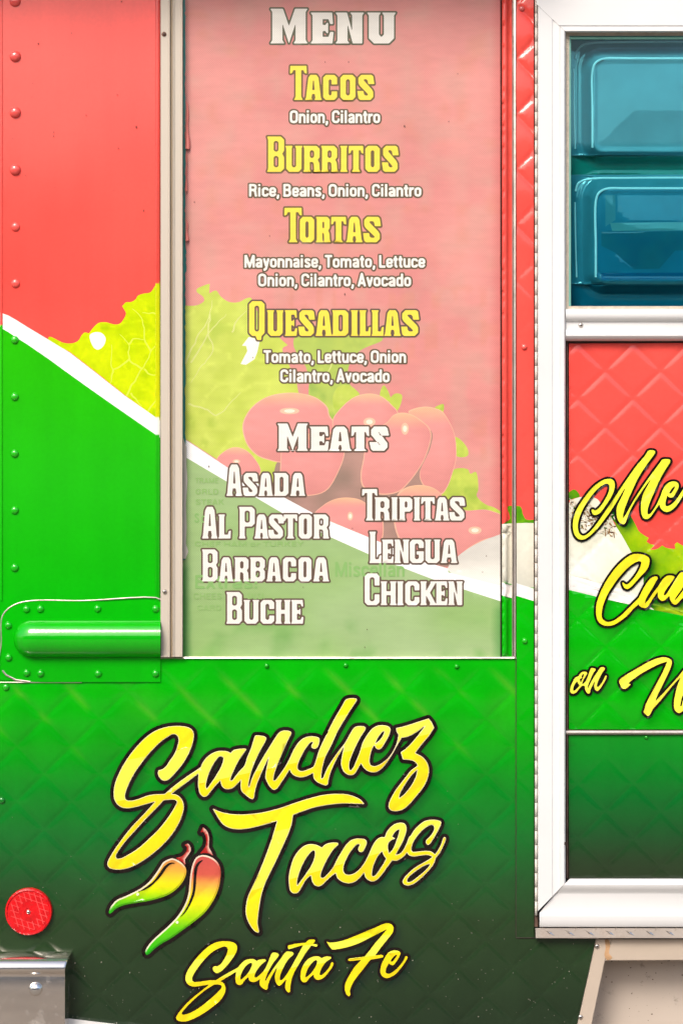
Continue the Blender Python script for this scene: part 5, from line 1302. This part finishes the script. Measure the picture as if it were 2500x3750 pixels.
I1 = rrect(2172, 216, 2900, 556, 34); I2 = rrect(2180, 694, 2900, 1030, 34)
ins_regions = [(None, lambda u, v: mixc(np.tile(col(122, 186, 198), (len(u), 1)), col(74, 154, 174), np.clip((v - 150) / 900, 0, 1))),
               (I1, lambda u, v: mixc(np.tile(col(150, 194, 204), (len(u), 1)), col(132, 184, 194), noise2(u, v, 150, 95))),
               (np.array([(2060, 570), (2900, 570), (2900, 640), (2060, 640)]), const(30, 152, 132)),  # ground reflection on the lower slope, painted as a green band
               (I2, lambda u, v: mixc(np.tile(col(74, 160, 186), (len(u), 1)), col(36, 134, 164), np.clip((v - 700) / 200, 0, 1))),
               (np.array([(2215, 715), (2252, 715), (2252, 805), (2215, 830)], float), const(96, 164, 178)),
               (np.array([(2232, 816), (2900, 810), (2900, 840), (2240, 846)], float), const(116, 178, 182)),
               (np.array([(2200, 848), (2900, 842), (2900, 905), (2470, 918), (2412, 984), (2318, 986), (2250, 925), (2200, 900)], float), lambda u, v: mixc(np.tile(col(24, 112, 138), (len(u), 1)), col(40, 124, 140), noise2(u, v, 40, 97))),
               (np.array([(2200, 1000), (2900, 996), (2900, 1024), (2200, 1024)], float), const(10, 104, 146)),
               (np.array([(2060, 1040), (2900, 1040), (2900, 1135), (2060, 1135)]), const(14, 114, 138))]  # same painted ground reflection below the second raised panel
gp = np.vstack([np.stack(np.meshgrid(np.arange(2084, 2240, 5.), np.arange(134, 1124, 7.)), -1).reshape(-1, 2), np.stack(np.meshgrid(np.arange(2240, 2580, 22.), np.arange(134, 1124, 6.)), -1).reshape(-1, 2)])
panel('moulded_insert', door, [(2080, 128), (2580, 128), (2580, 1126), (2080, 1126)], ins_regions, h_ins, gp, ACRYL, -.030, 'blue moulded window insert with two rounded raised panels', .002)
GLINT = m_simple('acrylic_highlight', (.80, .84, .84), .1, 0, .7)  # near-white beads that paint highlight lines along the insert edges
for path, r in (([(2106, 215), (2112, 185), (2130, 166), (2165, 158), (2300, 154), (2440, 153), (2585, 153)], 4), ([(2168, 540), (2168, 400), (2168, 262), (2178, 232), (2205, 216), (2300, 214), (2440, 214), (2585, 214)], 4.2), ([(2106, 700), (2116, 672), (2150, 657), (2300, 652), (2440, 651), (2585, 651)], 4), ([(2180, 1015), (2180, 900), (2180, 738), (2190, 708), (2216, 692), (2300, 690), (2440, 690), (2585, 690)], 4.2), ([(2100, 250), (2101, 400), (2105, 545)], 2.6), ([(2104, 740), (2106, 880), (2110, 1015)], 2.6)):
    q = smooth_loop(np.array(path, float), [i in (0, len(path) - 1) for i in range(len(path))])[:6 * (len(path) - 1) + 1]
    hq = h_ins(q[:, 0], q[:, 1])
    b = bead('insert_highlight', door, GLINT, q, r, 0, 5)
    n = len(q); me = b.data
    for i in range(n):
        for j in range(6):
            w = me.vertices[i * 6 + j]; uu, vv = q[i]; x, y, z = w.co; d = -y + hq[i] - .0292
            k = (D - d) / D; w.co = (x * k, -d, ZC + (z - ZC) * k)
slab('window_pane', door, TEAL_GLASS, [(2079, 127), (2585, 127), (2585, 1127), (2079, 1127)], .0045, .0085, 'teal tinted door window pane')
for (a, b) in (((2083.5, 133), (2083.5, 1120)), ((2085, 139), (2578, 139))):
    n = 20; path = [(a[0] + (b[0] - a[0]) * i / n, a[1] + (b[1] - a[1]) * i / n) for i in range(n + 1)]
    bead('glazing_bead', door, m_simple('mint_glazing', lin(150, 226, 206) / E0, .35), path, 5.5, .0088)

# ------------------------------------------------------------------ tread plate step, step well
step = slab('tread_plate', truck, PLATE, [(1959, 3399), (2580, 3399), (2580, 3436), (1960, 3436)], -.01, .020, 'aluminium tread plate edge under the door', 1.5)
V = [(-15, -9, 0), (-2, -1.5, .9), (15, 9, 0), (-3.2, 2.8, 0), (3.2, -2.8, 0), (2, 1.5, .9)]
V = [(x * S * 1.15, -h * .0016, -y * S * 1.1) for x, y, h in V]
lme = mesh_from(V, [(0, 3, 1), (0, 1, 4), (4, 1, 5), (1, 3, 5), (3, 2, 5), (2, 4, 5)], STEEL, False, 'tread_lug')
for i in range(9):
    o = obj('tread_lug', lme, step); o.location = P(2012 + 73.2 * i, 3417, .0202)
    if i > 0:
        o = obj('tread_lug', lme, step); o.location = P(2033 + 73.2 * i, 3402, .0202); o.rotation_euler = (0, math.radians(85), 0); o.scale = (.6, 1, .6)
well = obj('step_well', None, truck, 'beige recessed step well under the door with rusty grime')
slab('well_trim', well, BEIGE, [(2182, 3439), (2238, 3439), (2213, 3520), (2158, 3784), (2106, 3784)], -.012, .004, 'slanted beige trim strip with rivets', 2)
slab('well_trim', well, BEIGE, [(2238.5, 3439), (2580, 3439), (2580, 3516), (2214.5, 3518)], -.012, .0045, 'level beige trim strip under the tread plate', 2)
fr = [P(2206, 3510), P(2640, 3510), P(2640, 4150), P(2070, 4150)]
V = [(x, .004, z) for x, y, z in fr] + [(x, .075, z) for x, y, z in fr]
obj('well_wall', mesh_from(V, [(0, 1, 5, 4), (4, 5, 6, 7), (0, 4, 7, 3)], WELL), well)
V, F = [], []
for i in range(110):
    x = frr.uniform(P(2205, 0)[0], P(2560, 0)[0]); z = P(0, 3512)[2] - (abs(frr.gauss(0, .022)) if i < 84 else frr.uniform(0, .13)); r = frr.choice((.0003, .0004, .0006, .0010)); b = len(V)
    for j in range(6):
        a = 2 * math.pi * j / 6; V.append((x + r * 1.3 * math.cos(a) * frr.uniform(.6, 1.4), .0742, z + r * math.sin(a) * frr.uniform(.6, 1.4)))
    F.append(tuple(range(b, b + 6)))
obj('grime_specks', mesh_from(V, F, m_simple('well_grime', (.10, .065, .045), .9)), well, None, 'stuff')
rs = smooth_loop(np.array([(2214, 3441), (2226, 3441), (2232, 3462), (2228, 3490), (2240, 3508), (2222, 3516), (2212, 3500), (2216, 3470)], float))
slab('rust_stain', well, m_simple('rust', (.42, .25, .13), .8, 0, .2, (60, .6, 1.35), (120, .4, .002)), rs, .0040, .0049)
for (u, v) in ((2184, 3465), (2124, 3724)):
    o = obj('rivet', dome_mesh(9 * S, .003, SCREW, 'pop_rivet', 14, 3, .4), well); o.location = P(u, v, .004)
    c = obj('rivet_core', dome_mesh(3.2 * S, .0004, DARK, 'core', 8, 2), o); c.location = (0, -.0031, 0)

# ------------------------------------------------------------------ reflector, bumper, bottom rail
RED_L = m_simple('red_reflector_plastic', (.60, .005, .008), .12, 0, .6, (70, .75, 1.15), (170, .5, .002))
V, F = [], []; n = 40; prof = [(86, 0), (86, .006), (84, .0085), (79, .0092), (76, .0075), (14, .0085), (12, .0072), (0.01, .0072)]
for r, h in prof:
    for i in range(n): V.append((r * S * math.cos(2 * math.pi * i / n), -h, r * S * math.sin(2 * math.pi * i / n)))
for j in range(len(prof) - 1):
    for i in range(n): F.append((j * n + i, j * n + (i + 1) % n, (j + 1) * n + (i + 1) % n, (j + 1) * n + i))
me = mesh_from(V, F, RED_L, True); me.set_sharp_from_angle(angle=math.radians(30))
refl = obj('reflector', me, truck, 'round red side reflector on the dark green sheet'); refl.location = P(108, 3336, .0016)
fac = Field(20, 3250, 200, 3430); disc = Field(20, 3250, 200, 3430); an = np.linspace(0, 2 * math.pi, 41)[:-1]
disc.fill([np.stack([108 + 72 * np.cos(an), 3336 + 72 * np.sin(an)], 1)])
for k in range(-4, 5):
    fac.stroke([(108 + 19 * k - 26, 3250), (108 + 19 * k + 26, 3424)], 3); fac.stroke([(20, 3336 + 21 * k - 30), (200, 3336 + 21 * k + 30)], 2.4)
fac.a *= disc.a
facets = decal('lens_facets', None, [(fac, flat((.80, .05, .05)), 0, ())], lambda u, v: .0102 - .0010 * np.hypot(u - 108, v - 3336) / 72 * -1 - .0010, 0, m_attr('reflector_prisms', .1, .6, .3))
facets.parent = refl; facets.matrix_parent_inverse.translation = -Vector(refl.location)
o = obj('screw', dome_mesh(8 * S, .003, SCREW, 'screw', 12, 3, .3), refl); o.location = (0, -.0072, 0)
c = obj('screw_recess', dome_mesh(3 * S, .0004, DARK, 'recess', 8, 2), o); c.location = (0, -.003, 0)

bump = obj('bumper', None, truck, 'worn stainless steel bumper end at the lower left')
zt = P(0, 3484)[2]
pr = [(.000, 0.0), (.036, 0.0), (.046, -.003), (.053, -.010), (.055, -.017), (.053, -.022), (.0505, -.024), (.050, -.0255), (.051, -.03), (.052, -.06), (.052, -.15)]
V, F = [], []; us = [(-700, 0), (232, 0), (238, 1)]
m = len(pr)
for k, (u, e) in enumerate(us):
    for d, z in pr:
        x = (u - 1250) * S * (D - d) / D + (.006 * max(0, (.012 + z) / .012) if (k > 0 and z > -.012) else 0)
        V.append((x, -(d - .0015 * e), zt + z - (.0006 if e else 0)))
for k in range(len(us) - 1):
    for i in range(m - 1): F.append((k * m + i, k * m + i + 1, (k + 1) * m + i + 1, (k + 1) * m + i))
b = len(V)
V += [(V[2 * m + i][0] + .0004, 0.004, V[2 * m + i][2]) for i in range(m)]
for i in range(m - 1): F.append((2 * m + i, 2 * m + i + 1, b + i + 1, b + i))
obj('bumper_bar', mesh_from(V, F, STEEL, True), bump).data.set_sharp_from_angle(angle=math.radians(50))
o = obj('bolt', dome_mesh(25 * S, .009, m_simple('polished_bolt', (.85, .83, .8), .06, 1.0), 'bolt', 24, 7, .0), bump); o.location = P(132, 3622, .052)
slab('bottom_rail', truck, WHITE, [(238, 3728), (700, 3783), (700, 3800), (238, 3764)], -.004, .010, 'pale rail along the bottom edge of the side')

# lifted flap over the window, above the picture
box('window_flap', truck, WHITE, -345, -330, 1950, -290, -.17, .03, 'white flap standing out above the window')

# ------------------------------------------------------------------ unseen building added across the lot for reflection bands in the glossy side
added_bld = bpy.data.objects.new('building', None); coll.objects.link(added_bld); added_bld.location = (0, -15.2, 0)
added_bld['label'] = 'long dark building with a pale band, added out of view to be mirrored in the glossy side sheets'; added_bld['category'] = 'building'
for nm, z0, z1, y0, mt_ in (('plinth', 0, 1.0, .1, m_simple('dark_plinth', (.10, .09, .08), .8)), ('pale_band', 1.0, 2.3, .05, m_simple('pale_render', (.75, .74, .72), .8)), ('upper_wall', 2.3, 5.0, 0, m_simple('dark_cladding', (.07, .06, .06), .7))):
    V = [(x, y, z) for z in (z0, z1) for y in (-6, y0) for x in (-26, 26)]
    obj(nm, mesh_from(V, [(0, 1, 5, 4), (1, 3, 7, 5), (3, 2, 6, 7), (2, 0, 4, 6), (4, 5, 7, 6), (2, 3, 1, 0)], mt_), added_bld)

# ------------------------------------------------------------------ ground
V = [(-400, -400, 0), (400, -400, 0), (400, 400, 0), (-400, 400, 0)]
obj('ground', mesh_from(V, [(0, 1, 2, 3)], ASPH), None, None, 'structure')
